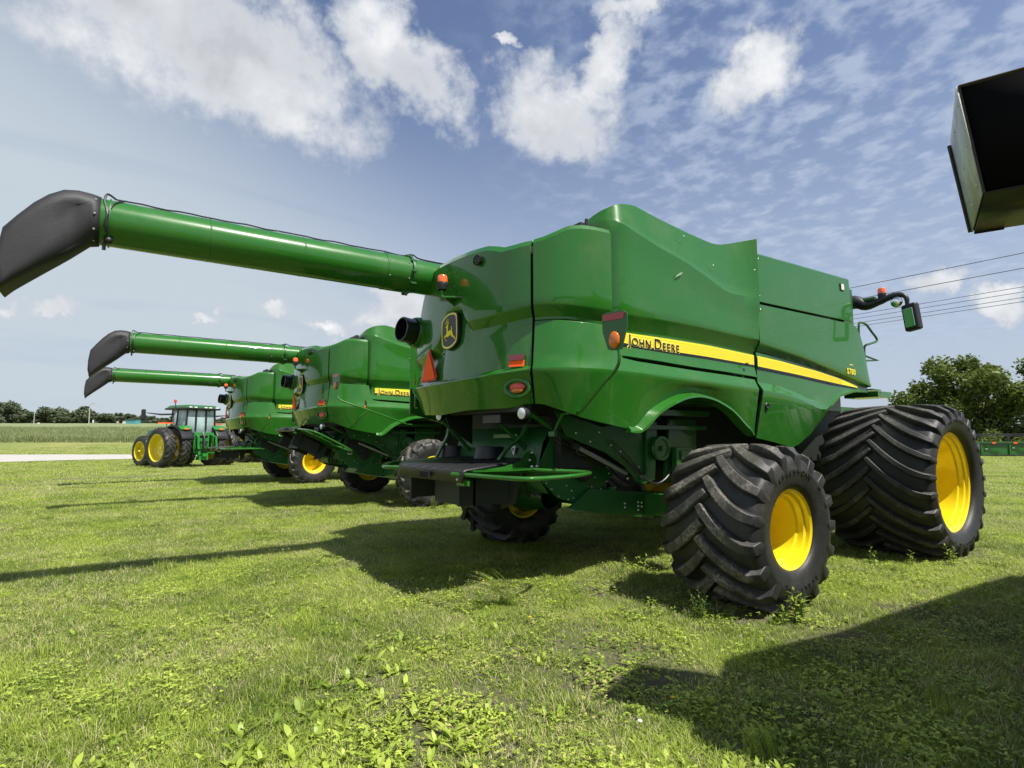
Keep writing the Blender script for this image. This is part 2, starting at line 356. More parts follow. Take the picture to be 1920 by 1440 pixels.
# ------------------------------------------------------------------ wheels
TY = {}
def tyre_mesh(name, Rr, Wd, rim, nl, lugh=.06, a0=.024, a1=.033, sweep=.5, bend=1.6, m=None, n=72):
    if name in TY: return TY[name]
    hw = Wd / 2; rb = Rr - lugh; mb = MB()
    prof = [(-hw * .80, rim), (-hw * .93, rim + .03), (-hw, (rim + rb) / 2), (-hw * .99, rb - .12), (-hw * .93, rb - .050), (-hw * .8, rb - .020), (-hw * .4, rb + .004), (0, rb + .01),
            (hw * .4, rb + .004), (hw * .8, rb - .020), (hw * .93, rb - .050), (hw * .99, rb - .12), (hw, (rim + rb) / 2), (hw * .93, rim + .03), (hw * .80, rim)]
    # smooth sidewalls
    pr = [(v.x, v.y) for v in spline([(a, b, 0) for a, b in prof], 3)]
    vs = [(r * math.cos(2 * math.pi * k / n), a, r * math.sin(2 * math.pi * k / n)) for a, r in pr for k in range(n)]
    mb.add(vs, [(i * n + k, i * n + (k + 1) % n, (i + 1) * n + (k + 1) % n, (i + 1) * n + k) for i in range(len(pr) - 1) for k in range(n)])
    T = [0, .12, .25, .4, .55, .7, .82, .92, 1.0, 1.06]
    def carc(w): return interp(abs(w), sorted([(abs(a), b) for a, b in pr if b > (rim + rb) / 2 - .001 or abs(a) < hw * .9]))
    for side in (-1, 1):
        for i in range(nl):
            ph0 = 2 * math.pi * (i + (.5 if side < 0 else 0)) / nl
            ring = []
            for t in T:
                tc = min(t, 1.0); w = side * (-.02 + tc * (hw * .985 + .02))
                ph = ph0 + sweep * (1 - (1 - tc) ** bend)
                # tangent direction of the lug path in (w, R*phi)
                dph = sweep * bend * max(1 - tc, .02) ** (bend - 1) * Rr; dw = hw; L = math.hypot(dph, dw)
                nw, nph = -dph / L * side, dw / L                       # across the lug
                a = a0 + (a1 - a0) * tc; ab = a + .022
                top = Rr - .035 * tc ** 3 - .012 * (tc > .85) - (.02 if t >= .92 else 0) - (.02 if t >= 1 else 0); bot = rb - .03 - .03 * tc ** 3
                if t > 1: top = rb - .10; bot = rb - .16; w = side * (hw * 1.012); a = .022; ab = .03
                if t == 1.0: bot = rb - .12
                if t == 0: a *= .8
                sec = []
                for da, rr in ((-ab, bot), (-a, top), (a, top), (ab, bot)):
                    ww = w + (nw * da if t < .9 else 0); pp = ph + nph * da / Rr
                    sec.append((rr * math.cos(pp), ww, rr * math.sin(pp)))
                ring.append(sec)
            m_ = len(T); vs = [p for sec in ring for p in sec]
            fs = [(j * 4 + k, j * 4 + k + 1, (j + 1) * 4 + k + 1, (j + 1) * 4 + k) for j in range(m_ - 1) for k in range(3)] + [(0, 1, 2, 3), tuple((m_ - 1) * 4 + k for k in (3, 2, 1, 0))]
            mb.add(vs, fs)
    o = mb.build(name, m or RUBBER, None, ang=32, bevel=0, weld=False)
    if n >= 72:
        md = o.modifiers.new('bevel', 'BEVEL'); md.width = .008; md.segments = 1; md.limit_method = 'ANGLE'; md.angle_limit = R(32)
    me = o.data; TY[name] = (me, [(mm.type) for mm in o.modifiers]); bpy.data.objects.remove(o); return TY[name]
def wheel(parent, c, Rr, Wd, rim, nl, out, style, dish=.42, m=None, key_=None, hubm=None, n=72, lugh=.06, sweep=.5, a0=.024, a1=.033):
    """out = +1/-1: side (y) that faces outward"""
    hw = Wd / 2
    hub = MB(); dy = out * (hw * .78 - dish)
    hub.lathe([(dy + out * .012, .001), (dy + out * .012, rim * .40), (dy + out * .03, rim * .46), (dy, rim * .80), (dy - out * .015, rim * .86), (dy - out * .03, rim * .80), (dy - out * .02, .001)], n=n)
    for k in range(10):
        a = 2 * math.pi * k / 10; hub.lathe([(dy + out * .05, .001), (dy + out * .05, .018), (dy, .020)], c=(rim * .33 * math.cos(a), 0, rim * .33 * math.sin(a)), n=8)
    hub.lathe([(dy + out * .06, .001), (dy + out * .06, rim * .16), (dy, rim * .19)], n=24)
    if style == 'boss': hub.lathe([(dy, rim * .2), (dy + out * .17, rim * .19), (dy + out * .18, rim * .10), (dy + out * .26, rim * .08), (dy + out * .265, .001)], n=20)
    h = hub.build('wheel', YELLOW, parent); h.location = c
    if key_: key(h, key_)
    # barrel with flange, both sides
    rm = MB(); e = hw * .80
    pr = [(out * (e + .03), rim + .026), (out * (e + .036), rim + .006), (out * (e + .022), rim - .012), (out * (e - .01), rim - .016), (out * (e - .022), rim - .040), (out * (e - .07), rim - .046), (out * (e - .085), rim - .068), (out * (e - .20), rim - .070), (dy + out * .06, rim - .075), (dy, rim * .82),
          (-out * (e - .06), rim - .05), (-out * e, rim - .02), (-out * (e + .012), rim + .02), (-out * (e - .02), rim + .022), (0, rim - .01), (out * (e - .02), rim + .022)]
    rm.lathe(pr, n=n, close=True)
    key(rm.build('rim', YELLOW, h), 'rim')
    me, mods = tyre_mesh(f'{style}_{Rr:.2f}_{Wd:.2f}' + (m.name if m else ''), Rr, Wd, rim, nl, lugh=lugh, sweep=sweep, m=m, n=n, a0=a0, a1=a1)
    t = bpy.data.objects.new('tyre', me); COL.objects.link(t); t.parent = h
    if style in ('rear', 'front'):
        rt_ = (rim + Rr - lugh) / 2 - .02
        for k0 in (R(118), R(-62)):
            for i, chh in enumerate('FIRESTONE'):
                a = k0 - i * .105 * (.57 / rt_); e_ = Vector((math.sin(a), 0, -math.cos(a))); u_ = Vector((math.cos(a), 0, math.sin(a)))
                if out < 0: pass
                text_mesh(chh, .055, m, t, 'sidewall_letter', u_ * rt_ + Vector((0, out * (hw + .0025), 0)), e_ * 1.0, u_, depth=.004)
    if 'BEVEL' in mods:
        md = t.modifiers.new('bevel', 'BEVEL'); md.width = .008; md.segments = 2; md.limit_method = 'ANGLE'; md.angle_limit = R(32)
    t.rotation_euler = (0, random.uniform(-.2, .2), 0)
    return h

def text_mesh(txt, size, m, parent, name, origin, ex, ez, off=0, depth=.002, spacing=1.0):
    cu = bpy.data.curves.new('t', 'FONT'); cu.body = txt; cu.size = size; cu.offset = off; cu.extrude = depth; cu.space_character = spacing
    o = bpy.data.objects.new('t', cu); COL.objects.link(o)
    dg = bpy.context.evaluated_depsgraph_get(); me = bpy.data.meshes.new_from_object(o.evaluated_get(dg))
    wdt = max(v.co.x for v in me.vertices)
    bpy.data.objects.remove(o); me.materials.clear(); me.materials.append(m)
    ex = Vector(ex).normalized(); ez = Vector(ez).normalized(); ey = ex.cross(ez)
    n = ex.cross(ez)
    for v in me.vertices: v.co = Vector(origin) + ex * v.co.x + ez * v.co.y + n * v.co.z * -1
    ob = bpy.data.objects.new(name, me); COL.objects.link(ob); ob.parent = parent
    return ob, wdt

# ------------------------------------------------------------------ the combine
def make_combine():
    root = empty('combine_harvester')
    # --- tail hood
    yy = [1.32, 1.25, 1.1, 1.0, .9, .8, .74, .67, .6, .5, .4, .285, .2, .12, .05, -.05, -.11, -.2, -.3, -.36, -.40, -.44, -.5, -.6, -.7, -.763, -.85, -.906, -.993, -1.05, -1.112, -1.2, -1.24, -1.298]
    s_t = [sy(y) for y in yy]
    def L(pts): return [(sy(y), z) for y, z in pts]
    top = L([(1.32, 2.86), (1.1, 2.96), (.9, 3.03), (.8, 3.08), (.67, 3.27), (.5, 3.49), (.40, 3.545), (.285, 3.566), (-.11, 3.567), (-.5, 3.556), (-.763, 3.54), (-.906, 3.502), (-.993, 3.472), (-1.112, 3.474), (-1.282, 3.491)])
    zA = L([(1.32, 2.45), (.5, 2.50), (.2, 2.57), (.12, 2.64), (.05, 2.82), (-.05, 2.93), (-.3, 2.96), (-.37, 2.92), (-.42, 2.80), (-.5, 2.745), (-.85, 2.747), (-1.17, 2.773), (-1.282, 2.79)])
    zB = [(s, z - .085) for s, z in zA]; zA0 = [(s, z + .02) for s, z in zA]
    bot = L([(1.32, 1.98), (1.15, 1.88), (.9, 1.79), (.27, 1.765), (-.35, 1.80), (-1.0, 1.80), (-1.13, 1.815), (-1.282, 1.84)])
    led = L([(1.32, 2.12), (.187, 2.111), (-.65, 2.121), (-1.17, 2.152), (-1.282, 2.165)])
    shell('tail_hood', s_t, [(top, -.05), ([(s, z - .06) for s, z in top], -.005), (zA0, .0), (zA, -.006), (zB, -.065), ([(s, z - .02) for s, z in zB], -.068),
          ([(s, z + .05) for s, z in led], -.02), ([(s, z + .012) for s, z in led], .03), (led, .034), ([(s, z - .03) for s, z in led], .02), (bot, -.10)], GREEN, root)
    # rolled top of the hood
    shell('hood_top', s_t, [([(s, z) for s, z in top], -.05), ([(s, z + .012) for s, z in top], -.10), ([(s, z + .01) for s, z in top], -.35)], GREEN, root, bevel=0)
    # --- corner panel (upper wing)
    s_a = sy(-1.322); s_b = sx(-.855)
    s_w = steps(s_a, s_b, .05)
    def C(pts): return [((sy(y) if x < -.9 else sx(x)), z) for x, y, z in pts]
    wt = C([(-1.57, -1.307, 3.492), (-1.48, -1.409, 3.518), (-1.40, -1.5, 3.569), (-1.277, -1.562, 3.624), (-1.154, -1.623, 3.640), (-1.017, -1.671, 3.632), (-.86, -1.7, 3.625)])
    wa = C([(-1.545, -1.33, 2.80), (-1.42, -1.476, 2.802), (-1.28, -1.558, 2.802), (-1.1, -1.649, 2.782), (-.855, -1.7, 2.768)])
    shell('corner_panel', s_w, [(wt, -.03), ([(s, z - .05) for s, z in wt], .0), ([(s, z + .02) for s, z in wa], .0), (wa, -.006), ([(s, z - .10) for s, z in wa], -.06), ([(s, z - .13) for s, z in wa], -.06)], GREEN, root)
    sb_ = steps(sy(-1.24), sy(-1.40), .03); shell('seam_backing', sb_, [(3.44, -.07), (2.84, -.08), (2.74, -.13), (2.6, -.13), (1.90, -.13)], DARK, root, bevel=0)  # dark strip added behind the open seam to keep the gap dark
    # --- lower side panel, from the corner to the gap before the front panel
    s_l = steps(s_a, sx(-.80), .05) + [sx(-.76)] + [sx(x) for x in (-.70, -.6, -.516, -.45, -.354, -.25, -.129, 0, .165, .3, .441, .6, .727, .87, 1.023, 1.14, 1.26, 1.37, 1.47, 1.53, 1.60)]
    lt = C([(-1.545, -1.33, 2.665), (-1.42, -1.476, 2.668), (-1.1, -1.649, 2.648), (-.80, -1.7, 2.634), (-.76, -1.7, 2.42), (-.70, -1.7, 2.315), (-.5, -1.7, 2.295), (.39, -1.7, 2.262), (1.05, -1.7, 2.245), (1.60, -1.7, 2.225)])
    lc = C([(-1.545, -1.33, 2.175), (-1.28, -1.56, 2.172), (-.5, -1.7, 2.160), (.385, -1.7, 2.14), (1.6, -1.7, 2.095)])
    lb = C([(-1.5, -1.38, 1.83), (-1.39, -1.5, 1.776), (-1.15, -1.62, 1.694), (-.97, -1.68, 1.652), (-.745, -1.7, 1.611), (-.516, -1.7, 1.575), (-.45, -1.7, 1.615), (-.354, -1.7, 1.70), (-.129, -1.7, 1.835), (.165, -1.7, 1.942), (.441, -1.7, 1.980), (.727, -1.7, 1.944), (1.023, -1.7, 1.84), (1.26, -1.7, 1.687), (1.47, -1.7, 1.56), (1.6, -1.7, 1.52)])
    o_t = [(s_a, -.055), (sx(-.80), -.05), (sx(-.7), -.02), (sx(1.6), -.02)]
    shell('lower_side_panel', s_l, [(lt, o_t), ([(s, interp(s, lc) + .05) for s in s_l], .015), ([(s, interp(s, lc) + .012) for s in s_l], .036), (lc, .038), ([(s, interp(s, lc) - .04) for s in s_l], .03), (lb, -.06)], GREEN, root)
    # lip around the rear wheel arch
    mb = MB(); ar = [(-.62, 1.585), (-.52, 1.578), (-.45, 1.615), (-.354, 1.70), (-.25, 1.775), (-.129, 1.835), (.02, 1.895), (.165, 1.942), (.3, 1.968), (.441, 1.980), (.58, 1.970), (.727, 1.944), (.87, 1.90), (1.023, 1.84), (1.15, 1.765), (1.26, 1.687), (1.37, 1.62), (1.5, 1.548)]
    arp = spline([(x, 0, z) for x, z in ar], 3); n = len(arp); sec = []
    for i, p in enumerate(arp):
        t = (arp[min(i + 1, n - 1)] - arp[max(i - 1, 0)]).normalized(); nr = Vector((-t.z, 0, t.x)); k = min(1, i / 8, (n - 1 - i) / 4 + .35)
        sec += [p + Vector((0, -1.655, 0)) + nr * .035, p + Vector((0, -1.70 - .055 * k, 0)) + nr * -.005, p + Vector((0, -1.70 - .06 * k, 0)) - nr * .03, p + Vector((0, -1.62, 0)) - nr * .035]
    mb.add(sec, [(i * 4 + k, i * 4 + (k + 1) % 4, (i + 1) * 4 + (k + 1) % 4, (i + 1) * 4 + k) for i in range(n - 1) for k in range(4)] + [(0, 1, 2, 3), tuple(4 * (n - 1) + k for k in (3, 2, 1, 0))])
    mb.build('wheel_arch_lip', GREEN, root, ang=50)
    # --- tank side panel
    s_c = [sx(x) for x in (-1.58, -1.45, -1.34, -1.26, -1.18, -1.10, -1.02, -.94, -.88, -.82, -.76, -.70, -.64, -.58, -.5, -.418, -.3, -.15, 0, .15, .32, .465, .6, .766, .9, 1.0, 1.105, 1.214, 1.35, 1.45, 1.52, 1.58, 1.63, 1.66)]
    def X(pts): return [(sx(x), z) for x, z in pts]
    ct = X([(-1.6, 3.77), (-1.3, 3.79), (-1.1, 3.83), (-.9, 3.90), (-.74, 3.95), (-.64, 3.975), (-.5, 3.995), (-.418, 4.0), (-.25, 3.975), (-.08, 3.945), (.465, 3.88), (.792, 3.85), (.92, 3.845), (1.05, 3.855), (1.214, 3.90), (1.66, 4.025)])
    dg_ = X([(-1.6, 3.70), (-1.1, 3.75), (-.74, 3.74), (-.536, 3.67), (-.152, 3.572), (.321, 3.477), (.766, 3.341), (1.0, 3.265), (1.105, 3.248), (1.25, 3.244), (1.66, 3.245)])
    ca = X([(-.74, 2.75), (.1, 2.756), (.73, 2.743), (1.66, 2.705)]); cb = X([(-.74, 2.62), (.1, 2.625), (.727, 2.612), (1.66, 2.565)])
    fl = lambda a, b: [(sx(-1.0), a * .5), (sx(-.62), a), (sx(1.2), a), (sx(1.5), a + (b - a) * .4), (sx(1.66), b)]
    shell('tank_side_panel', s_c, [(ct, fl(-.07, .05)), ([(s, interp(s, dg_) + .02) for s in s_c], fl(.002, .06)), (dg_, fl(.012, .062)), ([(s, interp(s, dg_) - .25) for s in s_c], fl(.0, .035)), ([(s, z + .02) for s, z in ca], fl(.015, .03)), (ca, fl(.008, .02)), (cb, -.062), ([(s, z - .02) for s, z in cb], -.066),
          (X([(-.74, 2.44), (.1, 2.42), (.72, 2.41), (1.66, 2.385)]), -.052), (X([(-.80, 2.40), (-.74, 2.355), (-.70, 2.335), (-.2, 2.322), (.39, 2.297), (1.05, 2.28), (1.66, 2.255)]), -.02)], GREEN, root, tank=True)
    # --- front side panels
    s_d = [sx(x) for x in (1.70, 1.76, 1.9, 2.1, 2.3, 2.5, 2.65, 2.8, 2.96, 3.1, 3.2, 3.3, 3.39, 3.5, 3.62, 3.75, 3.9, 4.05, 4.19, 4.3, 4.4, 4.5, 4.58, 4.64)]
    s_u = [s for s in s_d if s <= sx(4.06)] + [sx(4.15)]
    shell('upper_front_panel', s_u, [(X([(1.7, 3.872), (2.76, 3.895), (4.15, 3.918)]), -.035), (X([(1.7, 3.85), (4.15, 3.895)]), -.01), (X([(1.7, 3.22), (2.7, 3.228), (4.25, 3.243)]), .012)], GREEN, root)
    dl = X([(1.7, 2.68), (2.644, 2.583), (3.584, 2.452), (4.64, 2.285)])
    dt = X([(1.7, 3.19), (2.7, 3.20), (4.25, 3.213), (4.30, 3.213), (4.36, 3.20), (4.64, 2.45)])
    dt = X([(1.7, 3.19), (2.7, 3.20), (4.19, 3.212), (4.36, 3.15), (4.50, 2.85), (4.58, 2.55), (4.64, 2.33)])
    dc = X([(1.7, 2.08), (2.17, 2.057), (2.593, 1.992), (3.04, 1.893), (3.30, 1.90), (3.39, 1.945), (3.753, 2.125), (4.19, 2.205), (4.64, 2.207)])
    db = X([(1.7, 1.50), (2.122, 1.439), (2.45, 1.375), (2.56, 1.372), (2.96, 1.556), (3.39, 1.90), (3.753, 2.099), (4.19, 2.184), (4.64, 2.191)])
    shell('front_side_panel', s_d, [(dt, 0.0), ([(s, min(interp(s, dl) + .02, interp(s, dt))) for s in s_d], .012), ([(s, min(z, interp(s, dt) - .005)) for s, z in [(s, interp(s, dl)) for s in s_d]], .006),
          ([(s, interp(s, dl) - interp(s, [(sx(1.7), .10), (sx(4.4), .025), (sx(4.64), .01)])) for s in s_d], -.05), ([(s, min(interp(s, dc) + interp(s, [(sx(1.7), .12), (sx(3.0), .12), (sx(3.5), .04), (sx(4.64), .02)]), interp(s, dl) - .04)) for s in s_d], [(sx(1.7), -.045), (sx(3.3), -.03), (sx(4.64), -.045)]),
          ([(s, interp(s, dc) + .012) for s in s_d], [(sx(1.7), .03), (sx(2.9), .03), (sx(3.4), -.015), (sx(4.64), -.03)]), (dc, [(sx(1.7), .032), (sx(2.9), .032), (sx(3.4), -.012), (sx(4.64), -.03)]), (db, [(sx(1.7), -.09), (sx(3.0), -.07), (sx(3.4), -.02), (sx(4.64), -.03)])], GREEN, root)
    # yellow band, black under-line
    def strip(name, xs, z0, z1, off, m):
        mb = MB(); vs = []
        for x in xs:
            a, b = interp(x, z0), interp(x, z1); o0 = interp(x, off); vs += [(x, -1.7 - o0 - .004, a), (x, -1.7 - o0 - .004, b)]
        mb.add(vs, [(2 * i, 2 * i + 1, 2 * i + 3, 2 * i + 2) for i in range(len(xs) - 1)]); o = mb.build(name, m, root); o.data.polygons.foreach_set('use_smooth', [False] * len(o.data.polygons)); md = o.modifiers.new('s', 'SOLIDIFY'); md.thickness = .002; md.offset = 1; return o
    xs1 = steps(-.66, 1.655, .15); xs2 = steps(1.705, 4.28, .12)
    z0 = [(-.66, 2.585), (.1, 2.585), (.73, 2.577), (1.66, 2.535)]; z1 = [(-.66, 2.475), (.1, 2.452), (.72, 2.442), (1.66, 2.412)]
    key(strip('yellow_stripe', xs1, z0, z1, [(-.66, -.058), (1.66, -.058)], DECAL_Y), 'stripe')
    key(strip('black_stripe', xs1, z1, [(x, z - .028) for x, z in z1], [(-.66, -.054), (1.66, -.054)], DECAL_K), 'stripe')
    w0 = [(1.7, 2.530), (2.206, 2.503), (3.09, 2.434), (3.83, 2.352), (4.28, 2.270)]; w1 = [(1.7, 2.40), (2.62, 2.352), (3.57, 2.292), (4.28, 2.252)]
    offd = [(1.7, -.040), (4.28, -.035)]
    key(strip('yellow_stripe', xs2, w0, w1, offd, DECAL_Y), 'stripe')
    key(strip('black_stripe', xs2, w1, [(x, z - .028 + .02 * (x > 4)) for x, z in w1], offd, DECAL_K), 'stripe')
    # thin darker lines printed along the band
    mb = MB()
    for f in (.18, .34, .5, .66, .82):
        vs = []
        for x in xs1 + xs2:
            if x > 3.9: continue
            a, b = (interp(x, z0), interp(x, z1)) if x < 1.68 else (interp(x, w0), interp(x, w1)); o0 = -.058 if x < 1.68 else interp(x, offd); z = a + (b - a) * f
            vs += [(x, -1.7 - o0 - .0075, z + .0025), (x, -1.7 - o0 - .0075, z - .0025)]
        mb.add(vs, [(2 * i, 2 * i + 1, 2 * i + 3, 2 * i + 2) for i in range(len(vs) // 2 - 1) if abs(vs[2 * i][0] - 1.655) > .01])
    key(mb.build('stripe_lines', mat('ochre_line', (.82, .64, .03), .6), root), 'stripe')
    # lettering: larger first letters, pale outline dropping over the band's lower edge
    base = Vector((-.585, -1.652, 2.462)); slope = Vector((1, 0, -.022)).normalized(); up = Vector((0, 0, 1))
    for outline, m, dy, nm in ((.009, DECAL_C, .001, 'lettering_outline'), (.0008, DECAL_K, -.004, 'lettering')):
        xo = 0
        for txt, size in (('J', .162), ('OHN', .118), (' ', .05), ('D', .162), ('EERE', .118)):
            if txt == ' ': xo += .035; continue
            o, wd = text_mesh(txt, size, m, root, nm, base + slope * xo + Vector((0, dy, 0)), slope, up, off=outline, spacing=1.18)
            key(o, 'stripe'); xo += wd + .019 - outline
    o, w_ = text_mesh('S780', .118, DECAL_Y, root, 'model_number', (3.88, -1.722, 2.44), (1, 0, -.03), (0, 0, 1), off=.002, spacing=1.12)
    mb = MB(); mb.box((4.03, -1.7135, 2.58), (.10, .004, .012)); mb.build('small_script', DECAL_C, root)
    mb = MB(); mb.box((3.90, -1.7, 3.74), (.10, .02, .11)); mb.build('marker_frame', BLACK, root, bevel=.006)
    mb = MB(); mb.box((3.90, -1.712, 3.74), (.08, .01, .09)); mb.build('marker_reflector', WHITE, root, bevel=.004)
    bolts('rivet', root, [(-.86, -1.665, 3.46), (.28, -1.705, 3.78), (.78, -1.715, 3.52), (1.60, -1.735, 3.60), (1.60, -1.735, 3.35), (1.74, -1.70, 3.78), (1.74, -1.705, 3.30), (1.74, -1.708, 3.12)], .009)
    mb = MB(); mb.box((1.42, -1.70, 2.40), (.05, .02, .03)); mb.build('catch', BLACK, root, bevel=.004)
    mb = MB(); mb.prism([(0, 0), (.10, .05), (.13, .08), (.09, .07), (.02, .03)], (.10, -1.722, 3.27), (1, 0, 0), (0, 0, 1), .002); mb.build('scuff_mark', mat('scuffed_paint', (.25, .38, .24), .7), root)
    mb = MB(); mb.lathe([(0, .001), (-.01, .03), (-.012, .036), (0, .045)], c=(1.82, -1.70, 1.90), n=16); mb.build('latch', BLACK, root)
    # --- inner structure
    mb = MB(); mb.box((1.55, 0, 2.75), (5.1, 3.0, 1.7)); mb.box((-1.25, .1, 2.5), (.6, 2.2, 1.1)); mb.build('body_core', GREEN_DK, root)
    mb = MB(); mb.box((-1.0, -1.18, 3.5), (.06, .5, .5)); mb.box((-1.10, -1.60, 3.67), (.025, .025, .08)); mb.build('engine_screen_frame', BLACK, root)
    # left side closed by the same panels in one sheet
    mb = MB(); pl = [(-1.5, 1.84), (-.5, 1.6), (.2, 1.95), (.9, 1.9), (1.5, 1.55), (2.5, 1.38), (3.4, 1.92), (4.6, 2.2), (4.15, 3.9), (1.66, 3.9), (.8, 3.85), (-.5, 3.98), (-.9, 3.6), (-1.5, 3.0)]
    mb.prism(pl, (0, 1.68, 0), (1, 0, 0), (0, 0, 1), -.03); mb.build('left_side_panel', GREEN, root, bevel=.01)
    # tank front, rails, steps
    mb = MB(); mb.box((4.28, 0, 3.05), (.3, 3.2, 1.5)); mb.build('tank_front', GREEN_DK, root)
    mb = MB(); mb.tube(spline([(4.58, -1.6, 3.10), (4.60, -1.6, 3.27), (4.66, -1.6, 3.31), (4.85, -1.6, 3.295), (5.02, -1.6, 3.20), (5.17, -1.6, 3.115), (5.17, -1.6, 3.06), (4.95, -1.6, 3.0), (4.77, -1.6, 2.95), (4.73, -1.6, 2.86), (4.72, -1.6, 2.6)], 4), .018, 8)
    mb.tube([(4.7, -1.6, 2.79), (5.18, -1.6, 2.745), (4.74, -1.6, 2.71)], .018, 8); mb.tube([(4.68, -1.6, 2.75), (4.66, -1.6, 2.2)], .02, 8); mb.build('handrail', GREEN_DK, root)
    mb = MB(); mb.box((4.87, -1.55, 2.17), (.46, .5, .09)); mb.box((4.85, -1.5, 2.25), (.3, .4, .02)); mb.build('platform', GREEN, root, bevel=.006)
    # cab behind the tank
    mb = MB(); mb.box((5.12, 0, 2.85), (1.45, 1.3, 1.6)); mb.build('cab', mat('cab_glass', (.01, .014, .013), .06, coat=1), root, bevel=.05)
    mb = MB(); mb.box((5.1, 0, 3.7), (1.6, 1.3, .14)); mb.build('cab_roof', GREEN, root, bevel=.04)
    mb = MB(); mb.box((5.2, 0, 1.7), (2.0, 1.5, .7)); mb.box((6.3, 0, 1.2), (1.5, 1.2, .7), rot=Matrix.Rotation(R(25), 3, 'Y')); mb.build('feeder_house', GREEN_DK, root)
    # mirror arm with beacon and mirrors
    mb = MB(); mb.tube(spline([(4.9, -1.0, 3.72), (4.9, -1.42, 3.70), (4.9, -1.6, 3.61), (4.9, -1.78, 3.64), (4.9, -1.95, 3.685), (4.9, -2.10, 3.685), (4.9, -2.165, 3.62), (4.9, -2.17, 3.50)], 4), [.13, .13, .12, .12, .11, .10, .09, .085, .075, .07, .065, .062, .06, .06, .055, .055, .05, .05, .045, .045, .04, .04, .035, .035, .035, .035, .03, .03, .03], 10); mb.build('mirror_arm', BLACK, root)
    mb = MB(); mb.box((4.9, -1.60, 3.70), (.1, .28, .05)); mb.build('arm_bracket', GREEN, root)
    mr = Matrix.Rotation(R(-6), 3, 'X') @ Matrix.Rotation(R(-14), 3, 'Z')
    mb = MB(); mb.box((4.92, -2.215, 3.32), (.12, .225, .42), rot=mr); mh = mb.build('mirror', BLACK, root, bevel=.035)
    mb = MB(); mb.box((4.855, -2.20, 3.31), (.012, .145, .29), rot=mr); mb.build('mirror_glass', MIRROR, mh, bevel=.02)
    mb = MB(); mb.ell((4.87, -2.04, 3.58), (.04, .085, .085)); mb.build('round_mirror', MIRROR, root)
    def beacon(c):
        mb = MB(); mb.lathe([(-.05, .05), (0, .06), (.03, .06), (.05, .05), (.055, .001)], c=c, axis=(0, 0, 1), n=18); b = mb.build('beacon', BLACK, root)
        mb = MB(); mb.lathe([(.035, .058), (.09, .058), (.115, .045), (.12, .001)], c=c, axis=(0, 0, 1), n=18); mb.build('beacon_lens', mat('beacon_orange', (.9, .13, .02), .15, coat=1), b); return b
    beacon((4.9, -1.83, 3.73)); 
    # --- tail fittings
    b2 = beacon((-2.0, -.21, 3.19))
    mb = MB(); mb.tube([(-2.0, -.21, 3.14), (-2.0, -.21, 3.06)], .018, 8); mb.prism([(-.0, -.17), (-.19, -.05), (-.10, .06), (0, .12)], (-1.84, -.21, 3.06), (1, 0, 0), (0, 1, 0), -.02); mb.prism([(0, 0), (-.16, 0), (0, -.09)], (-1.84, -.21, 3.055), (1, 0, 0), (0, 0, 1), .02); mb.build('beacon_bracket', GREEN, root, bevel=.004)
    mb = MB(); mb.lathe([(-.03, .055), (.0, .055), (.02, .045), (.025, .02), (.01, .001)], c=sp(sy(-.68), 3.385, .01), axis=-sframe(sy(-.68))[0], n=20)
    mb.lathe([(.0, .05), (-.035, .048), (-.045, .03), (-.03, .001)], c=sp(sy(-.68), 3.385, .0), axis=-sframe(sy(-.68))[0], n=20); mb.build('rear_camera', BLACK_GL, root)
    # exhaust outlet
    mb = MB(); mb.lathe([(-.15, .152), (-.14, .16), (.2, .16), (.2, .14), (-.145, .14), (-.15, .145)], c=(-1.86, .90, 2.86), axis=(1, .12, -.08), n=28, close=True); ex = mb.build('exhaust_pipe', BLACK_GL, root)
    mb = MB(); mb.lathe([(-.02, .10), (.0, .12), (.25, .12)], c=(-1.86, .90, 2.86), axis=(1, .12, -.08), n=24); mb.lathe([(.12, .139), (.13, .001)], c=(-1.86, .90, 2.86), axis=(1, .12, -.08), n=24); mb.build('exhaust_core', mat('hot_steel', (.10, .075, .06), .5, metal=.6), ex)
    mb = MB(); mb.lathe([(.02, .18), (.05, .195), (.42, .24), (.42, .17), (.03, .165)], c=(-1.86, .90, 2.86), axis=(1, .12, -.08), n=28, close=True); mb.build('exhaust_shroud', GREEN, root)
    # badge
    n_, t_ = sframe(sy(-.10)); o0 = sp(sy(-.10), 2.715, -.055)
    eu = -t_ if t_.y > 0 else t_                                                 # towards the viewer's right (-y)
    BG_ = [(-.142, .13), (-.09, .185), (-.02, .215), (.06, .215), (.128, .185), (.142, .10), (.148, -.05), (.135, -.155), (.07, -.205), (-.02, -.228), (-.10, -.205), (-.132, -.16), (-.146, -.02)]
    BG = [(a * 1.22, b * .90) for a, b in BG_]
    def sc(p, k): return [(a * k, b * k) for a, b in p]
    mb = MB(); mb.prism(sc(BG, 1.09), o0 + n_ * .002, eu, Vector((0, 0, 1)), .05); bd = mb.build('badge', DECAL_K, root, bevel=.006)
    hh = (eu.cross(Vector((0, 0, 1)))).dot(n_); so_ = .052 if hh > 0 else -.0
    base_n = n_ * (.052 if hh > 0 else .002)
    # outline ring
    a_ = spline([(p[0], p[1], 0) for p in BG + BG[:1]], 3)[:-1]; vs = []
    for p in a_:
        for k in (1.0, .90): vs.append(o0 + base_n + n_ * .003 + eu * p.x * k + Vector((0, 0, p.y * k)))
    nn = len(a_); mb = MB(); mb.add(vs, [(2 * i, 2 * i + 1, 2 * ((i + 1) % nn) + 1, 2 * ((i + 1) % nn)) for i in range(nn)]); mb.build('badge_outline', DECAL_C, bd)
    def q(px, py): return ((px - 570) / 1120 * .62, (735 - py) / 1440 * .58)
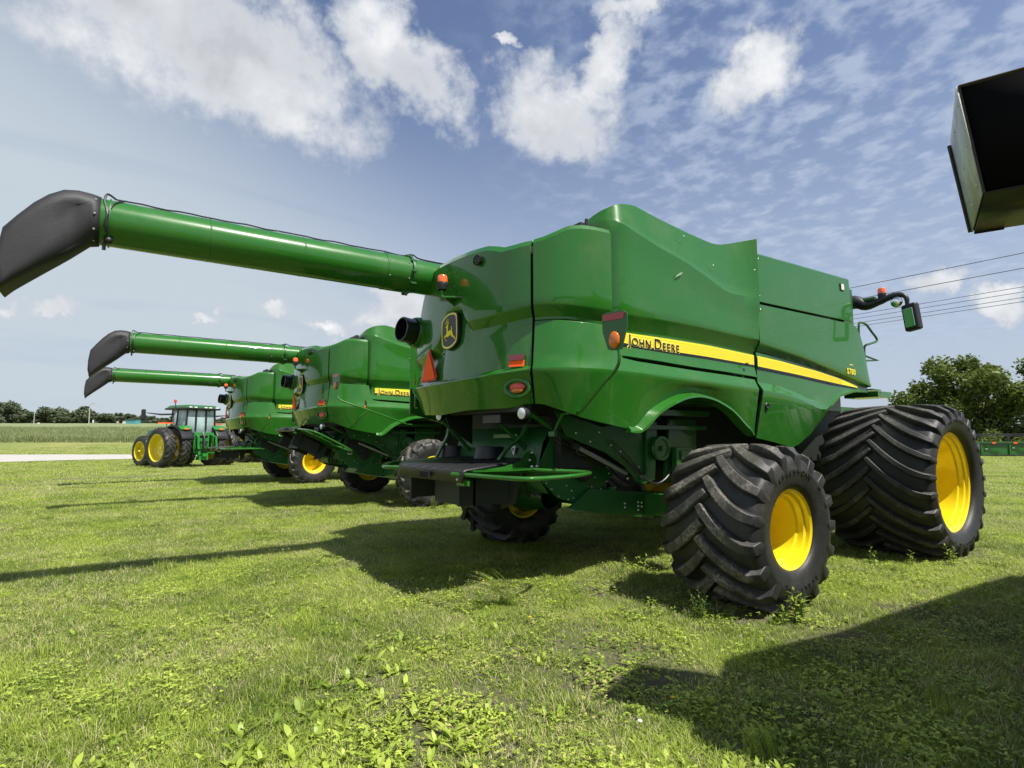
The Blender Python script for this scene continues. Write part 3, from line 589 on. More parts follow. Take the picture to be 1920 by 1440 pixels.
    deer = [[(430, 605), (475, 575), (480, 545), (535, 530), (530, 600), (525, 690), (540, 750), (600, 740), (665, 730), (655, 610), (675, 640), (710, 715), (690, 740), (725, 850), (735, 890), (790, 940), (830, 1015), (800, 1030), (760, 960), (690, 930), (640, 875), (600, 870), (540, 905), (480, 910), (415, 895), (400, 900), (430, 960), (495, 1025), (465, 1020), (410, 960), (370, 890), (390, 855), (455, 830), (470, 760), (475, 640), (430, 640)],
            [(480, 500), (520, 500), (540, 470), (530, 400), (505, 365), (520, 440), (510, 480), (490, 470), (470, 400), (455, 400), (475, 480), (455, 490), (430, 465), (425, 475), (440, 505), (415, 530), (415, 545), (450, 520)],
            [(520, 520), (545, 512), (570, 490), (572, 520), (540, 548)]]
    mb = MB()
    for d_ in deer:
        pp = [q(*p) for p in d_]; mb.prism(pp, o0 + base_n + n_ * .0035, eu, Vector((0, 0, 1)), .002 if hh > 0 else -.002)
    mb.build('badge_deer', DECAL_Y, bd)
    # slow-vehicle triangle, reflectors, lamps
    def plate(name, y, z, poly, m, th=.006, par=root, off=.0, tilt=0):
        n0, t0 = sframe(sy(y)); e = -t0 if t0.y > 0 else t0; mb = MB(); a = th if (e.cross(Vector((0, 0, 1)))).dot(n0) > 0 else -th
        mb.prism(poly, sp(sy(y), z, off), e, Vector((n0.x * tilt, n0.y * tilt, 1)), a); return mb.build(name, m, par)
    tr = plate('warning_triangle', .40, 2.36, [(-.02, .20), (.03, .20), (.24, -.15), (.22, -.19), (-.21, -.19), (-.23, -.15)], mat('triangle_border_red', (.45, .03, .015), .4), off=.005)
    plate('triangle_centre', .40, 2.36, [(.005, .185), (.212, -.172), (-.202, -.172)], ORANGE_SMV, par=tr, off=.017)
    for y in (-1.17, 1.17):
        rf = plate('reflector', y, 2.27, [(-.085, 0), (.085, 0), (.085, .055), (-.085, .055)], RED_DK, off=-.0, tilt=-.2)
        plate('reflector_lower', y, 2.205, [(-.085, 0), (.085, 0), (.085, .062), (-.085, .062)], ORANGE_SMV, par=rf, off=-.0, tilt=-.2)
    for y in (-1.17, 1.17):
        s = sy(y); n0, t0 = sframe(s); c = sp(s, 1.99, -.03); mb = MB()
        ring = [c + n0 * .012 + t0 * (.135 * math.cos(a)) + Vector((0, 0, .085 * math.sin(a))) for a in np.linspace(0, 2 * math.pi, 33)]
        mb.tube(ring, .022, 8, cap=False); lb_ = mb.build('tail_lamp', GREEN, root)
        mb = MB(); k = 24; vs = [c - n0 * .02] + [c + n0 * .0 + t0 * (.13 * math.cos(2 * math.pi * i / k)) + Vector((0, 0, .08 * math.sin(2 * math.pi * i / k))) for i in range(k)]
        mb.add(vs, [(0, 1 + i, 1 + (i + 1) % k) for i in range(k)]); mb.build('lamp_recess', GREEN_DK, lb_)
        mb = MB(); mb.ell((0, 0, 0), (.02, .088, .045)); ol = mb.build('red_lens', RED, lb_); ol.location = c + n0 * .012 + Vector((0, 0, .012)); ol.rotation_euler = (0, 0, math.atan2(-n0.y, -n0.x))
        mb = MB(); mb.ell((0, 0, 0), (.02, .07, .026)); ol = mb.build('amber_lens', AMBER, lb_); ol.location = c + n0 * .018 + Vector((0, 0, -.024)); ol.rotation_euler = (0, 0, math.atan2(-n0.y, -n0.x))
    # --- unloading auger
    ay, az, ar_ = .52, 3.465, .212
    mb = MB(); mb.tube([(-2.12, ay, az), (-1.0, ay, az), (3.9, ay + .35, az - .1)], ar_ * .96, 32); au = mb.build('unloading_auger', GREEN, root)
    mb = MB(); mb.tube([(-5.14, ay, az), (-2.09, ay, az)], ar_, 36, cap=False); mb.tube([(-2.42, ay, az), (-2.13, ay, az)], ar_ + .006, 36, cap=False); mb.build('auger_tube', GREEN, au, bevel=0)
    mb = MB(); mb.lathe([(-.015, ar_), (-.012, ar_ + .022), (.012, ar_ + .022), (.015, ar_)], c=(-2.10, ay, az), axis=(1, 0, 0), n=36); o_ = mb; mb = MB(); mb.lathe([(-.006, ar_), (-.006, ar_ + .012), (.006, ar_ + .012), (.006, ar_)], c=(-5.06, ay, az), axis=(1, 0, 0), n=36); mb.build('tip_band', GREEN_DK, au)
    for xw in (-4.25, -3.35): mb = MB(); mb.lathe([(-.008, ar_), (-.003, ar_ + .0035), (.003, ar_ + .0035), (.008, ar_)], c=(xw, ay, az), axis=(1, 0, 0), n=36); mb.build('weld_seam', GREEN, au)
    mb = o_
    for a in range(10): t = 2 * math.pi * a / 10; mb.box((-2.10, ay + math.cos(t) * (ar_ + .02), az + math.sin(t) * (ar_ + .02)), (.07, .022, .022))
    mb.build('auger_clamp', GREEN_DK, au)
    bolts('bolt', au, [(xx, ay + math.cos(a) * (ar_ + .008), az + math.sin(a) * (ar_ + .008)) for xx in (-2.4, -2.16) for a in (-2.7, 2.7)], .010)
    bolts('bolt', au, [(-5.17, ay + math.cos(a) * (ar_ + .012), az + math.sin(a) * (ar_ + .012)) for a in (R(180), R(215), R(140), R(105), R(245))], .012)
    # cable along the top and lamp at the tip
    mb = MB(); pts = [(-5.02 + i * .1, ay - .06 + .008 * math.sin(i * 2.1), az + ar_ + .004 + .004 * math.sin(i * 1.3)) for i in range(0, 30)]; mb.tube(pts, .008, 6)
    mb.tube(spline([(-5.02, ay - .06, az + ar_ + .004), (-5.09, ay - .09, az + ar_ + .03), (-5.105, ay - .16, az + .14), (-5.08, ay - .215, az + .03), (-5.09, ay - .215, az - .08), (-5.07, ay - .18, az - .15)], 5), .010, 6)
    mb.tube(spline([(-4.95, ay - .08, az + ar_ + .0), (-5.03, ay - .17, az + .14), (-5.07, ay - .215, az + .03), (-5.10, ay - .21, az - .08)], 5), .008, 6)
    mb.tube(spline([(-2.15, ay - .05, az + ar_ + .01), (-2.05, ay - .05, az + ar_ + .035), (-1.95, ay - .05, az + ar_), (-1.6, ay - .04, az + ar_)], 4), .010, 6); mb.build('auger_cable', BLACK, au)
    mb = MB(); mb.ell((-5.06, ay - .14, az - .20), (.035, .04, .035)); mb.box((-5.09, ay - .12, az - .245), (.03, .03, .08)); mb.box((-5.05, ay - .10, az - .17), (.06, .05, .03)); mb.build('auger_lamp', BLACK, au)
    # rubber spout: a bent square-ish hood hanging down from the tube end
    SEC = [(-5.13, 3.685, -5.13, 3.24, 2.0), (-5.20, 3.70, -5.195, 3.225, 2.1), (-5.30, 3.70, -5.26, 3.165, 2.6), (-5.40, 3.675, -5.33, 3.10, 3.2), (-5.50, 3.60, -5.41, 3.03, 4), (-5.59, 3.50, -5.50, 2.955, 5), (-5.69, 3.36, -5.58, 2.885, 6), (-5.775, 3.235, -5.65, 2.82, 6), (-5.80, 3.03, -5.71, 2.765, 6), (-5.80, 2.84, -5.765, 2.705, 6)]
    vs = []; nn = 40
    for si, (tx, tz, bx, bz, ex_) in enumerate(SEC):
        for k in range(nn):
            th = 2 * math.pi * k / nn; c_, s_ = math.cos(th), math.sin(th); wy = .222
            u = wy * math.copysign(abs(c_) ** (2 / ex_), c_); v = math.copysign(abs(s_) ** (2 / ex_), s_)
            if si in (2, 3) and abs(c_) > .5 and v < .45: u *= (.80, .84)[si - 2]
            if si == 4 and v < .2: u *= .97
            vs.append((tx * (v + 1) / 2 + bx * (1 - v) / 2, ay + u, tz * (v + 1) / 2 + bz * (1 - v) / 2))
    m_ = len(SEC); mb = MB(); mb.add(vs, [(i * nn + k, i * nn + (k + 1) % nn, (i + 1) * nn + (k + 1) % nn, (i + 1) * nn + k) for i in range(m_ - 1) for k in range(nn)])
    mb.build('rubber_spout', RUBBER_SP, au, ang=48, solid=.012)
    # --- underside
    mb = MB(); mb.box((1.3, 0, 1.55), (4.6, 2.1, .75)); mb.box((3.75, -.1, 1.62), (1.3, 2.5, .9)); mb.prism([(-.2, 1.9), (.9, 1.9), (.9, .95), (.4, .95), (-.2, 1.2)], (0, -1.0, 0), (1, 0, 0), (0, 0, 1), -.04); mb.build('chassis', DARK, root)
    mb = MB(); mb.prism([(-1.2, 1.78), (-.55, 1.62), (.1, 1.70), (.1, 1.04), (.0, 1.0), (-.20, 1.18), (-.50, 1.34), (-1.05, 1.52)], (0, -1.20, 0), (1, 0, 0), (0, 0, 1), -.02)
    mb.prism([(.12, 1.70), (.30, 1.68), (.24, 1.02), (.05, .98), (-.02, 1.0), (.1, 1.1)], (0, -1.24, 0), (1, 0, 0), (0, 0, 1), -.05)
    mb.prism([(.52, 1.72), (1.0, 1.72), (1.0, 1.0), (.42, 1.0)], (0, -1.24, 0), (1, 0, 0), (0, 0, 1), -.05)
    mb.box((.45, -1.35, 1.79), (1.3, .05, .07)); mb.box((.5, -1.3, 1.62), (1.2, .06, .05)); mb.build('side_frame', GREEN_DK, root, bevel=.004)
    mb = MB(); mb.box((.45, -.35, .72), (.26, 2.3, .26)); mb.box((.40, -1.5, .72), (.26, .3, .3)); mb.build('rear_axle', GREEN_DK, root, bevel=.01)
    # long beam on the near side with bolt groups
    mb = MB(); mb.prism([(-.6, .94), (.42, .84), (.42, .535), (-.5, .66), (-.9, .74)], (.06, -1.0, 0), (1, 0, 0), (0, 0, 1), -.05); fb = mb.build('frame_beam', mat('beam_green', (.012, .085, .016), .4, coat=.3, var=.2), root, bevel=.006)
    for x, z in ((-.08, .745), (-.08, .70), (.14, .745), (.14, .70), (.14, .655), (.20, .735), (.20, .69)): bolts('bolt', fb, [(x + .06, -1.006, z)], .013)
    # chopper housing: rear sheet, side plates with bolts, hub
    mb = MB(); pts = [(-.75, 1.70), (-1.0, 1.62), (-1.12, 1.45), (-1.17, 1.25), (-1.16, 1.05), (-1.05, .90)]
    for y0 in (-.88,): 
        vs = [(x, yv, z) for yv in (-.88, .95) for x, z in pts]; k = len(pts); mb.add(vs, [(i, i + 1, k + i + 1, k + i) for i in range(k - 1)])
    ch = mb.build('chopper_housing', mat('chopper_green', (.012, .10, .020), .45, coat=.2, var=.2), root, solid=.01)
    SPP = [(-1.00, 1.55), (-.937, 1.43), (-.70, 1.42), (-.45, 1.27), (-.08, 1.09), (-.345, .889), (-.25, .74), (-.40, .735), (-.60, .765), (-.942, .85), (-1.174, 1.05), (-1.2, 1.2)]
    for y0, sgn in ((-.90, -1), (.96, 1)):
        mb = MB(); mb.prism(SPP, (0, y0, 0), (1, 0, 0), (0, 0, 1), .015 * (1 if sgn < 0 else -1)); key(mb.build('chopper_side_plate', MATS['chopper_green'], root, bevel=.003), 'plate')
    for x, z in ((-.88, 1.38), (-.75, 1.37), (-.55, 1.28), (-.35, 1.17), (-.18, 1.09), (-.22, 1.0), (-.31, .92), (-.34, .84), (-.42, .76), (-.52, .77), (-.65, .79), (-.80, .83), (-.93, .87), (-1.03, .95), (-1.1, 1.02), (-.82, .98), (-.75, .92), (-.72, .84), (-.9, 1.25), (-.45, .95), (-.4, 1.05)): bolts('bolt', root, [(x, -.918, z)], .009)
    mb = MB(); mb.lathe([(0, .12), (-.06, .125), (-.09, .11), (-.10, .05), (-.10, .001)], c=(-.60, -.91, 1.14), n=24); mb.build('chopper_hub', BLACK, root)
    mb = MB(); mb.prism([(-.20, .93), (-.10, .95), (-.14, .80), (-.22, .74), (-.26, .80)], (0, -.93, 0), (1, 0, 0), (0, 0, 1), .03); mb.build('linkage_bracket', GREEN, root, bevel=.004)
    # warning decals
    for c, s_ in (((-.93, -.918, 1.18), .05),):
        mb = MB(); mb.box(c, (.10, .003, .10)); d0 = mb.build('warning_decal', WHITE, root); mb = MB(); mb.box((c[0], c[1] - .003, c[2] + .038), (.10, .003, .026)); mb.build('decal_header', mat('decal_red', (.55, .08, .02), .4), d0)
        mb = MB(); mb.prism([(-.03, -.03), (.0, .01), (-.01, .02), (.02, .025), (.03, -.005), (.015, -.03), (.008, -.01)], (c[0], c[1] - .003, c[2] - .01), (1, 0, 0), (0, 0, 1), .002); mb.build('decal_symbol', DECAL_K, d0)
    mb = MB(); mb.prism([(-.045, .05), (.055, .05), (.02, -.05), (-.0, -.05)], (-1.19, -.42, 1.36), (0, -1, 0), (0, 0, 1), -.003); d0 = mb.build('warning_decal', WHITE, root)
    mb = MB(); mb.prism([(-.012, .02), (.022, .02), (.008, -.02)], (-1.195, -.42, 1.365), (0, -1, 0), (0, 0, 1), -.003); mb.build('decal_symbol', DECAL_K, d0)
    # hydraulic cylinder
    mb = MB(); mb.tube([(-.82, -1.12, 1.395), (-.10, -1.12, 1.10)], .026, 12); hc = mb.build('gas_strut', ROD, root)
    mb = MB(); mb.tube([(-.10, -1.12, 1.10), (.06, -1.12, 1.035)], .042, 10); mb.box((.08, -1.12, 1.02), (.09, .05, .09)); mb.build('strut_end', BLACK, hc); mb = MB(); mb.box((-.86, -1.12, 1.41), (.08, .05, .06)); mb.build('strut_mount', BLACK, hc)
    # bolts and bits on the side frame
    for x, z in ((-.95, 1.55), (-.75, 1.46), (-.45, 1.42), (-.30, 1.35), (-.12, 1.24), (-.02, 1.17), (.02, 1.06), (-.62, 1.56), (-.2, 1.05), (.35, 1.80), (.85, 1.80), (.5, 1.66), (.95, 1.6)): bolts('bolt', root, [(x, -1.232, z)], .012)
    mb = MB(); mb.tube(spline([(-.80, -1.1, 1.55), (-.86, -1.14, 1.35), (-.70, -1.1, 1.30), (-.62, -1.02, 1.22)], 5), .010, 6); mb.tube(spline([(-.30, -1.25, 1.30), (-.1, -1.3, 1.12), (.05, -1.3, 1.02), (.25, -1.28, .98), (.45, -1.27, 1.08), (.55, -1.25, 1.3)], 5), .012, 6)
    mb.tube(spline([(-.45, -1.23, 1.48), (-.2, -1.24, 1.30), (.0, -1.24, 1.12), (.12, -1.22, 1.1)], 5), .009, 6); mb.build('hose', BLACK, root)
    mb = MB()
    for (a, b, r_) in (((-1.45, -1.1, 1.75), (-.75, -1.05, 1.42), .03), ((-1.5, -.5, 1.72), (-1.1, -.6, 1.35), .025), ((-1.5, .7, 1.72), (-1.1, .6, 1.3), .025), ((-.9, -1.0, 1.70), (-.2, -1.05, 1.72), .035)): mb = MB(); mb.tube([a, b], r_, 8); mb.build('brace', GREEN_DK, root)
    for c_, r_, w_ in (((-.40, -1.0, 1.32), .12, .05), ((-.05, -1.02, 1.45), .09, .05), ((.30, -1.29, 1.38), .14, .04), ((-.85, -.98, 1.52), .07, .05)):
        mb = MB(); mb.lathe([(w_ / 2, .02), (w_ / 2, r_ * .75), (w_ / 2, r_), (0, r_ * .9), (-w_ / 2, r_), (-w_ / 2, r_ * .75), (-w_ / 2 + .015, r_ * .7), (-w_ / 2 + .015, .03), (-w_ / 2 - .02, .03), (-w_ / 2 - .02, .001)], c=c_, n=24); mb.build('pulley', STEEL if r_ < .1 else GREEN_DK, root)
    mb = MB(); mb.tube([(-.40, -1.0, 1.445), (-.05, -1.02, 1.545), (.05, -1.02, 1.48), (-.03, -1.02, 1.36), (-.36, -1.0, 1.20), (-.50, -1.0, 1.26), (-.52, -1.0, 1.36), (-.40, -1.0, 1.445)], .014, 6); mb.build('drive_belt', BLACK, root)
    for k_ in range(5):
        y_ = -1.15 + .02 * k_; mb = MB(); mb.tube(spline([(-1.35 + .05 * k_, y_, 1.72), (-1.1, y_ - .03, 1.60 - .04 * k_), (-.8, y_, 1.55 - .05 * k_), (-.5, y_ - .02, 1.60 - .06 * k_), (-.1, y_, 1.62 - .05 * k_)], 4), .009, 5); mb.build('hose', BLACK, root)
    mb = MB(); mb.box((-1.12, -.75, 1.30), (.05, .10, .16)); mb.box((-1.12, -.2, 1.52), (.06, .5, .05)); mb.build('rear_bracket', GREEN_DK, root, bevel=.004)
    mb = MB(); mb.box((-1.35, -.6, 1.70), (.5, .35, .10)); mb.build('electrical_box', BLACK, root, bevel=.01)
    mb = MB(); mb.box((.62, -1.33, 1.18), (.30, .08, .42)); mb.box((.62, -1.38, 1.30), (.18, .03, .10)); mb.build('side_box', GREEN_DK, root, bevel=.01)
    # lift links from the hood to the spreader, with work lights
    for y, dy in ((-1.30, .26), (.30, -.02)):
        mb = MB(); a = spline([(-1.62, y, 1.82), (-1.63, y + .0, 1.68), (-1.66, y + dy * .3, 1.52), (-1.75, y + dy * .8, 1.38), (-1.82, y + dy, 1.26)], 4)
        vs = []
        for i, p in enumerate(a):
            w_ = .024; vs += [p + Vector((0, w_, 0)), p - Vector((0, w_, 0)), p + Vector((.03, -w_, 0)), p + Vector((.03, w_, 0))]
        mb.add(vs, [(i * 4 + k, i * 4 + (k + 1) % 4, (i + 1) * 4 + (k + 1) % 4, (i + 1) * 4 + k) for i in range(len(a) - 1) for k in range(4)])
        hg = key(mb.build('spreader_hanger', GREEN_DK, root), 'spreader'); hg.data.transform(Matrix.Translation((.593, .698, -.18)) @ Matrix.Scale(1.12, 4))
    for y, z, x in ((-1.30, 1.735, -1.70), (.42, 1.765, -1.70)):
        mb = MB(); mb.lathe([(.0, .06), (.02, .062), (.07, .05), (.09, .001)], c=(x, y, z), axis=(1, .15, 0), n=20); wl = mb.build('work_light', BLACK, root)
        mb = MB(); mb.lathe([(-.012, .001), (-.010, .035), (.0, .055)], c=(x, y, z), axis=(1, .15, 0), n=20); mb.build('light_lens', GLASSY, wl)
    mb = MB(); mb.box((-1.55, -.45, 1.79), (.10, 1.5, .05)); mb.prism([(0, 0), (.42, .0), (.42, -.42), (.1, -.22)], (-1.62, .48, 1.84), (1, 0, 0), (0, 0, 1), .02); mb.build('tail_frame', DARK, root)
    # side lamp on its arm
    return root

def shadow_corner(root):  # unseen left rear panel, added to square off the machine's cast shadow
    sa, sb = sy(-1.318), sx(-.70); t_ = [(sa, 3.60), (sb, 3.72)]
    shell('corner_panel', steps(sa, sb, .05), [(t_, -.03), ([(s, z - .05) for s, z in t_], .0), (2.78, 0), (2.66, -.06), (1.7, -.06)], GREEN, root, mirror=True)

def spreader(root, tilt=0.0, hinge=(-1.0, 0, 1.2)):
    """ribbed black tailboard with two cones, green wings and tube guards; tilt swings it up about the hinge"""
    M = Matrix.Translation(hinge) @ Matrix.Rotation(tilt, 4, 'Y') @ Matrix.Translation(-Vector(hinge))
    SZ = Matrix.Translation((.593, .698, -.18)) @ Matrix.Scale(1.12, 4)      # size and mounting of the whole tailboard
    M = M @ SZ
    def fin(o): o.data.transform(M); return key(o, 'spreader')
    mb = MB()
    # tray outline (x,y), right side longer to the rear
    F = lambda y: interp(y, [(-1.62, -2.60), (-.62, -2.62), (.0, -2.35), (.45, -2.05)])
    ys = steps(-1.66, .40, .206); vs = []
    for i, y in enumerate(ys):
        for dy, dz in ((-.085, 0), (-.065, .011), (.065, .011), (.085, 0)):
            yy_ = y + dy
            if yy_ < -1.62 or yy_ > .42: pass
            xe = F(y); vs += [(-1.15, yy_ * .62 - .05, 1.315 + dz * .5), (xe + .03, yy_, 1.235 + dz), (xe, yy_, 1.220 + dz * .8), (xe - .01, yy_, 1.135)]
    k = 4; m = len(vs) // k
    mb.add(vs, [(i * k + j, i * k + j + 1, (i + 1) * k + j + 1, (i + 1) * k + j) for i in range(m - 1) for j in range(k - 1)])
    tray = fin(mb.build('spreader_tray', BLACK, root, ang=30, solid=.015))
    mb = MB(); mb.box((-2.632, -1.12, 1.178), (.02, .17, .05)); o = mb.build('tray_slot', mat('slot_black', (.003, .003, .003), .9), tray); o.data.transform(M)
    for (x, y) in ((-1.62, -.62), (-1.55, .30)):
        mb = MB(); mb.lathe([(0, .185), (.02, .178), (.13, .15), (.14, .146), (.13, .138), (.0, .16)], c=(x, y, 1.27), axis=(0, 0, 1), n=32, close=True); mb.lathe([(.10, .001), (.10, .142)], c=(x, y, 1.27), axis=(0, 0, 1), n=32); fin(mb.build('spreader_cone', BLACK, root))
    # green right wing and its left twin
    mb = MB(); mb.prism([(-2.55, -1.62), (-2.5, -1.74), (-2.2, -1.80), (-1.85, -1.72), (-1.35, -1.25), (-1.0, -1.0), (-1.0, -.85), (-1.45, -1.08), (-1.9, -1.50), (-2.35, -1.60)], (0, 0, 1.22), (1, 0, 0), (0, 1, 0), .012)
    fin(mb.build('spreader_wing', GREEN, root)); mb = MB()
    mb.prism([(0, -.01), (.45, .015), (.70, .05), (.80, .13), (.90, .145), (.99, .06), (1.40, .06), (1.40, -.035), (.8, -.06), (0, -.05)], (-2.48, -1.72, 1.235), (.926, .377, 0), (0, 0, 1), .015)
    fin(mb.build('side_skirt', GREEN, root)); mb = MB()
    mb.prism([(-2.35, .42), (-1.95, .72), (-1.2, 1.1), (-1.0, 1.0), (-1.0, .85), (-1.9, .42)], (0, 0, 1.22), (1, 0, 0), (0, 1, 0), .012); fin(mb.build('spreader_wing', GREEN, root, bevel=.003))
    mb = MB(); mb.tube(spline([(-2.62, -1.60, 1.20), (-2.56, -1.80, 1.20), (-2.53, -2.10, 1.20), (-2.47, -2.36, 1.20), (-2.33, -2.42, 1.20), (-1.95, -2.33, 1.20), (-1.62, -2.16, 1.20), (-1.53, -2.04, 1.20), (-1.60, -1.90, 1.205), (-1.75, -1.76, 1.21), (-1.85, -1.62, 1.215)], 5), .018, 10)
    fin(mb.build('tube_guard', GREEN, root)); mb = MB()
    mb.tube(spline([(-2.50, -.30, 1.20), (-2.58, -.10, 1.20), (-2.52, .12, 1.20), (-2.38, .40, 1.20), (-2.25, .50, 1.20), (-2.05, .50, 1.20)], 5), .018, 10)
    fin(mb.build('tube_guard', GREEN, root)); mb = MB(); mb.box((-2.56, -1.68, 1.13), (.05, .13, .04)); fin(mb.build('guard_bracket', GREEN, root))
    mb = MB(); mb.box((-2.25, -1.5, 1.03), (.5, .02, .22)); mb.box((-2.2, -.55, 1.02), (.6, .02, .2)); mb.box((-2.35, -1.15, 1.02), (.02, .72, .24)); mb.box((-2.2, -.2, 1.05), (.02, .9, .16))
    mb.prism([(0, .2), (.28, .2), (.22, -.08), (.02, -.14)], (-1.95, -1.30, .98), (.5, -.5, 0), (0, 0, 1), .02); mb.prism([(0, .2), (.14, .2), (.10, -.04), (.02, -.08)], (-1.5, -1.2, 1.0), (.5, -.5, 0), (0, 0, 1), .02)
    for y in (-1.0, -.8): mb.tube(spline([(-1.6, y - .2, 1.15), (-1.58, y - .2, 1.0), (-1.52, y - .18, .93)], 4), .02, 6)
    mb.box((-1.5, -.3, 1.1), (.8, 1.2, .12)); fin(mb.build('deflector', DARK, root))
    bolts('bolt', tray, [M @ Vector(p) for p in ((-2.60, -1.66, 1.16), (-1.66, -1.41, 1.36), (-1.70, -1.43, 1.29), (-1.80, -1.60, 1.24), (-1.72, -1.57, 1.24))], .016)
    mb = MB()
    for i, y in enumerate((.42, .38, .22)):
        mb.tube(spline([(-1.5, y, 1.8), (-1.55, y - .02, 1.6), (-1.45, y - .1 - .06 * i, 1.4), (-1.3, y - .18 - .05 * i, 1.28)], 5), .010, 6)
    hs = key(mb.build('hose', BLACK, root), 'spreader'); hs.data.transform(SZ)

def side_lamp(root, c, arm, w=.27, hgt=.36, nrm=(-1, 0, 0), amber_r=.06):
    """tapered plate with a red strip and an amber lamp, on a bent tube"""
    c = Vector(c); n = Vector(nrm).normalized(); e = Vector((0, 0, 1)).cross(n).normalized(); e = e if e.y < 0 else -e; mb = MB()
    k = 1 if e.cross(Vector((0, 0, 1))).dot(n) > 0 else -1
    P = [(-.5, .44), (-.32, .5), (.34, .5), (.5, .40), (.5, .1), (.28, -.48), (.1, -.5), (-.1, -.5), (-.28, -.46), (-.48, .0)]
    mb.prism([(a * w, b * hgt) for a, b in P], c, e, Vector((0, 0, 1)), .012 * k); pl = mb.build('lamp_plate', GREEN_DK, root, bevel=.004)
    mb = MB(); mb.prism([(-.46 * w, .28 * hgt), (.34 * w, .28 * hgt), (.42 * w, .45 * hgt), (-.46 * w, .45 * hgt)], c + n * .014, e, Vector((0, 0, 1)), .004 * k); mb.build('red_strip', mat('strip_red', (.35, .02, .03), .3, coat=.6), pl)
    mb = MB(); mb.ell((0, 0, 0), (.03, amber_r, amber_r * 1.35)); o = mb.build('amber_lens', AMBER, pl); o.location = c + n * .02 + Vector((0, 0, -.24 * hgt)); o.rotation_euler = (0, 0, math.atan2(-n.y, -n.x))
    mb = MB(); mb.tube(spline(arm, 5), .016, 10); mb.build('lamp_arm', GREEN, root)

CG = 'combines parked side by side on the grass'
c1 = make_combine()
base_keys = ('wheel1', 'spreader', 'side1')
# copies before the pieces that differ are added
c2 = copy_tree(c1, skip=('spreader',)); c3 = copy_tree(c1); c0 = copy_tree(c1)
for c, (x, y, rz) in ((c2, (.39, 7.81, R(-.25))), (c3, (.10, 15.64, R(1.55))), (c0, (-.30, -7.28, R(-3.2)))):
    c.location = (x, y, 0); c.rotation_euler = (0, 0, rz)
tag(c1, 'nearest green combine with very wide tyres, side lettering S780 and black spreader tray lowered', 'combine', CG)
tag(c2, 'middle green combine with its black tailboard tilted up over the chopper', 'combine', CG)
tag(c3, 'farthest green combine, third in the row, right behind the tractor', 'combine', CG)
tag(c0, 'combine beside the camera showing only a boxy black steel hood at the upper right edge', 'combine', CG)
shadow_corner(c0); spreader(c1); spreader(c3); spreader(c2, tilt=R(24), hinge=(-1.0, 0, 1.15))
side_lamp(c1, (-1.22, -2.10, 2.47), [(-1.2, -2.12, 2.30), (-1.2, -2.125, 2.20), (-1.2, -2.07, 2.11), (-1.2, -1.90, 1.99), (-1.2, -1.64, 1.79), (-1.2, -1.57, 1.755), (-1.2, -1.30, 1.74)], nrm=(-1, -.25, 0))
mb = MB(); mb.tube([(-1.2, -1.32, 1.74), (-1.2, -1.22, 1.62), (-1.2, -1.18, 1.55)], .016, 8); mb.box((-1.2, -1.16, 1.54), (.04, .10, .05)); mb.build('lamp_mount', GREEN_DK, c1)
side_lamp(c2, (-1.6, -1.95, 2.65), [(-1.58, -1.97, 2.45), (-1.58, -1.98, 2.35), (-1.5, -2.05, 2.25), (-1.0, -2.15, 2.08), (-.2, -2.1, 1.83), (.0, -1.9, 1.80), (.2, -1.7, 1.80)], w=.36, hgt=.34, nrm=(-1, -.1, 0))
side_lamp(c2, (-1.0, -2.05, 2.18), [(-1.0, -2.05, 2.08), (-1.0, -2.05, 2.02), (-1.1, -1.95, 1.92), (-1.15, -1.75, 1.76), (-1.15, -1.55, 1.74)], w=.12, hgt=.2, nrm=(-1, 0, 0), amber_r=.035)
side_lamp(c3, (-1.0, -2.05, 2.18), [(-1.0, -2.05, 2.08), (-1.0, -2.05, 2.02), (-1.1, -1.95, 1.92), (-1.15, -1.75, 1.76), (-1.15, -1.55, 1.74)], w=.12, hgt=.2, nrm=(-1, 0, 0), amber_r=.035)
side_lamp(c3, (-1.7, -1.30, 2.20), [(-1.7, -1.3, 2.12), (-1.72, -1.3, 1.9), (-1.6, -1.28, 1.75)], w=.10, hgt=.16, amber_r=.035)
# wheels: wide flotation tyres on the nearest machine, narrower ones on the others
RW = dict(Rr=.745, Wd=.98, rim=.342, nl=17, style='rear', dish=.50, m=RUBBER_MUD, sweep=.47, lugh=.078, a0=.036, a1=.048)
wheel(c1, (0, -2.56, .70), out=-1, **RW)
wheel(c1, (0.0, 1.38, .70), out=1, Rr=.745, Wd=.94, rim=.342, nl=18, style='rearb', dish=.50, m=RUBBER, sweep=.47, lugh=.075, a0=.031, a1=.042)
wheel(c1, (3.86, -2.345, .945), out=-1, Rr=1.0, Wd=1.35, rim=.622, nl=25, style='front', dish=.62, m=RUBBER_TOP, sweep=.46, lugh=.07, a0=.026, a1=.034)
wheel(c1, (3.86, 2.345, .945), out=1, Rr=1.0, Wd=1.35, rim=.622, nl=25, style='front', dish=.62, m=RUBBER_TOP, sweep=.46, lugh=.07, a0=.026, a1=.034)
mb = MB(); mb.box((.02, -1.92, .78), (.40, .30, .34)); mb.build('steering_knuckle', DARK, c1, bevel=.03)
mb = MB(); mb.lathe([(-.55, .16), (-.2, .2), (.0, .25), (.2, .2)], c=(0, .95, .70), n=24); mb.tube([(0, .55, .76), (-.12, .7, .90), (-.1, .95, .95)], .02, 8); mb.build('left_hub', GREEN_DK, c1)
mb = MB(); mb.box((3.86, 0, .95), (.5, 3.4, .4)); mb.build('front_axle', DARK, c1)
